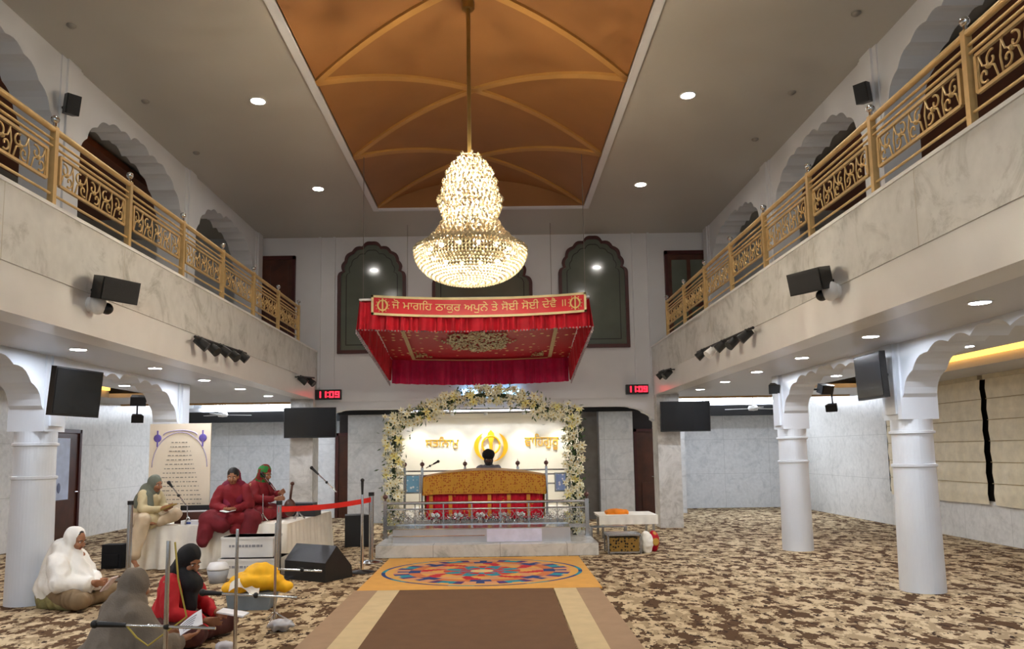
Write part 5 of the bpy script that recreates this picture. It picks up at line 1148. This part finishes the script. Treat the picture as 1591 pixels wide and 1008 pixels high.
MB().lathe([(.001, 0), (.1, 0), (.13, .16), (.001, .16)], n=20).build('tub_body', mat('grey_plastic', '#9ea1a6', .5), o); MB().lathe([(.001, .16), (.135, .16), (.135, .175), (.1, .24), (.001, .25)], n=20).build('lid', WHITEP, o)
# harmonium and other gear on the stage
o = thing('harmonium', 'dark brown harmonium on the stage between the two singers', 'harmonium', (-4.38, 11.3, ZT), R(8)); MB().box(-.26, .26, -.13, .13, 0, .16).build('case', WOOD, o); MB().box(-.24, .24, -.12, .0, .16, .175).build('keyboard', WHITEP, o); MB().box(-.24, .24, .1, .14, .02, .24).build('bellows', BLACK, o)
o = thing('drum', 'small dark drum on the stage beside the harmonium', 'drum', (-4.15, 11.55, ZT)); MB().lathe([(.001, 0), (.09, 0), (.13, .1), (.1, .2), (.001, .2)], n=20).build('drum_shell', mat('dark_leather', '#2b2018', .6), o); MB().lathe([(.001, .2), (.095, .2), (.09, .212), (.001, .212)], n=20).build('drum_head', mat('hide', '#a4937a', .7), o)
tag(MB().box(-.2, .2, -.15, .15, 0, .2).box(-.05, .25, -.2, .2, 0, .1).build('amplifier', mat('dark_grey_plastic', '#26262a', .6), loc=(-3.1, 12.3, ZT)), 'dark grey equipment box at the back right of the stage', 'amplifier')
o = thing('mixer', 'white equipment on the stage front with a blue label', 'equipment', (-4.28, 10.98, ZT)); MB().box(-.16, .16, -.06, .1, 0, .06).build('case', WHITEP, o); MB().box(-.09, -.02, -.066, -.06, .015, .04).build('label_plate', mat('blue_label', '#24408c', .5), o)
# yellow cloth bundle over a grey tub
yc = V((-2.52, 8.2, 0)); 
o = thing('storage_crate', 'grey crate on the carpet under the yellow cloth', 'crate', (-2.55, 8.15, 0)); MB().prism([(-.20, 0), (.20, 0), (.23, .16), (-.23, .16)], 'Y', -.15, .15).build('crate_body', mat('blue_grey_plastic', '#7f8a90', .5), o); MB().box(-.24, .24, -.16, .16, .155, .17).build('crate_rim', mat('blue_grey_plastic', '#7f8a90', .5), o)
YEL = mat('yellow_cloth', '#f2b70d', .7, vary=.08, scale=10)
q = MB(); q.ball((0, 0, .1), 1, (.27, .2, .09)); q.ball((.05, 0, .17), 1, (.17, .14, .10)); q.ball((-.2, -.05, .04), 1, (.15, .12, .05)); q.ball((.24, .02, .04), 1, (.12, .1, .06))
o = solidify(q, 'cloth_bundle', YEL, None, .013, 7, .018, 7, loc=(-2.50, 8.12, .175), stretch=(1, 1, 1)); tag(o, 'crumpled yellow and white cloth bundle on the grey crate', 'cloth')
w2 = MB().grid(lambda u, v_: (-.22 + .3 * u, -.16 - .05 * v_ - .02 * math.sin(u * 9), .10 + .05 * math.sin(u * 5) - .08 * v_), 14, 4); w2.build('white_edge', CLOTHW, o, fix=False)
q = MB(); q.ball((0, 0, .05), 1, (.11, .07, .04)); o = solidify(q, 'crumpled_paper', mat('silver_foil', '#c4c6cc', .3, .4), None, .01, 2, .02, 16, loc=(atZ(430, 972, 0).x + .1, 7.05, 0)); tag(o, 'crumpled silver-white wrapper at the foot of the microphone stand', 'wrapper')
q = MB(); q.ball((0, 0, .04), 1, (.07, .05, .035)); o = solidify(q, 'crumpled_paper', mat('white_paper2', '#d4d2d8', .7), None, .009, 2, .015, 16, loc=(-2.2, 6.35, 0)); tag(o, 'crumpled white paper on the carpet beside the person in the red kurta', 'paper')
# right of the shrine
o = thing('low_table', 'low table under a white cloth beside the shrine', 'table', (2.28, 14.3, 0)); hx = .50
MB().box(-hx, hx, -.4, .4, .36, .40).build('tabletop', CLOTHW, o)
MB().grid(lambda u, v_: (-hx - .02 + (2 * hx + .04) * u, -.42 - .01 * math.sin(u * 40) * v_, .405 - .16 * v_), 40, 4).grid(lambda u, v_: (-hx - .02 + (2 * hx + .04) * u, -.42 + .84 * v_, .406), 10, 4).grid(lambda u, v_: (hx + .02, -.42 + .84 * u, .405 - .16 * v_), 10, 3).build('table_cloth', CLOTHW, o, fix=False)
for x, y in ((-.45, -.35), (.45, -.35), (-.45, .35), (.45, .35)): MB().box(x - .02, x + .02, y - .02, y + .02, 0, .36).build('leg', STEEL, o)
q = MB(); q.ball((0, 0, .04), 1, (.22, .13, .045)); q.box(-.2, .2, -.1, .1, 0, .05); o = solidify(q, 'folded_cloth', mat('orange_cloth', '#f08a12', .7), None, .012, 3, .01, 10, loc=(2.12, 14.2, .41)); tag(o, 'folded bright orange cloth on the low white table', 'cloth')
a, b_ = atY(945, 862, 11.85), atY(994, 830, 11.85); o = thing('metal_crate', 'steel open crate with gold patterned contents right of the platform', 'crate', ((a.x + b_.x) / 2, 12.0, 0)); cw = (b_.x - a.x) / 2; ch = b_.z
q = MB()
for x in (-cw, cw):
    for y in (-.2, .2): q.box(x - .012, x + .012, y - .012, y + .012, 0, ch)
for z in (.03, ch):
    for y in (-.2, .2): q.box(-cw, cw, y - .012, y + .012, z - .012, z + .012)
    for x in (-cw, cw): q.box(x - .012, x + .012, -.2, .2, z - .012, z + .012)
q.build('crate_frame', STEEL, o); MB().box(-cw + .02, cw - .02, -.18, .18, .04, ch - .04).build('patterned_contents', brocade('gold_black_print', '#8a6a30', '#1c1a16', 22, .35), o); MB().box(-cw, cw, -.2, .2, ch, ch + .015).build('lid', STEEL, o)
q = MB(); q.tube([(.2, 0, .02), (.24, 0, .14), (.18, 0, .22)], .02)
q = MB(); q.ball((0, 0, .15), 1, (.10, .12, .17)); o = solidify(q, 'cloth_sack', CLOTHW, None, .013, 3, .012, 9, loc=(2.22, 11.95, 0)); tag(o, 'white sack leaning beside the steel crate with a red cloth behind', 'sack')
q = MB(); q.ball((0, 0, .15), 1, (.09, .1, .16)); o = solidify(q, 'red_cloth_roll', brocade('red_gold_roll', '#b5122a', '#c9a04a', 7, .4), None, .013, 3, .01, 9, loc=(2.36, 12.12, 0)); tag(o, 'red and gold cloth bundle behind the white sack', 'cloth')
q = MB(); q.box(-.3, .3, -.1, .1, .30, .32); 
for x in (-.28, .28): q.box(x - .015, x + .015, -.08, .08, 0, .3)
tag(q.build('steel_bench', STEEL, loc=(1.78, 12.9, 0)), 'low narrow steel bench right of the platform', 'bench')
p = atX(1586, 860, XWR - .25); q = MB(); q.ball((0, 0, .16), 1, (.13, .15, .17)); q.box(-.1, .1, -.12, .12, 0, .14); o = solidify(q, 'dark_bag', mat('black_fabric', '#101114', .9), None, .014, 3, .008, 9, loc=(p.x, atZ(1586, 880, 0).y, 0)); tag(o, 'black bag against the right wall at the edge of the photo', 'bag')
q = MB(); q.tube([(-2.0 + .1 * k, 5.9 + .1 * math.sin(k * 1.3) + .03 * k, .006) for k in range(8)], .005, 5); tag(q.build('floor_cable', mat('purple_cable', '#5a3e68', .6)), 'thin purple cable lying over the left carpet stripe', 'cable')
q = MB(); q.cyl((0, 0, 0), (.06, 0, 0), .02); q.ball((.09, 0, 0), .035); p = atY(908, 714, 13.2); tag(q.build('wall_hook', WHITEP, loc=(1.62, 17.2, atY(908, 714, 17).z)), 'small white fitting on the wall right of the flower arch', 'fitting')
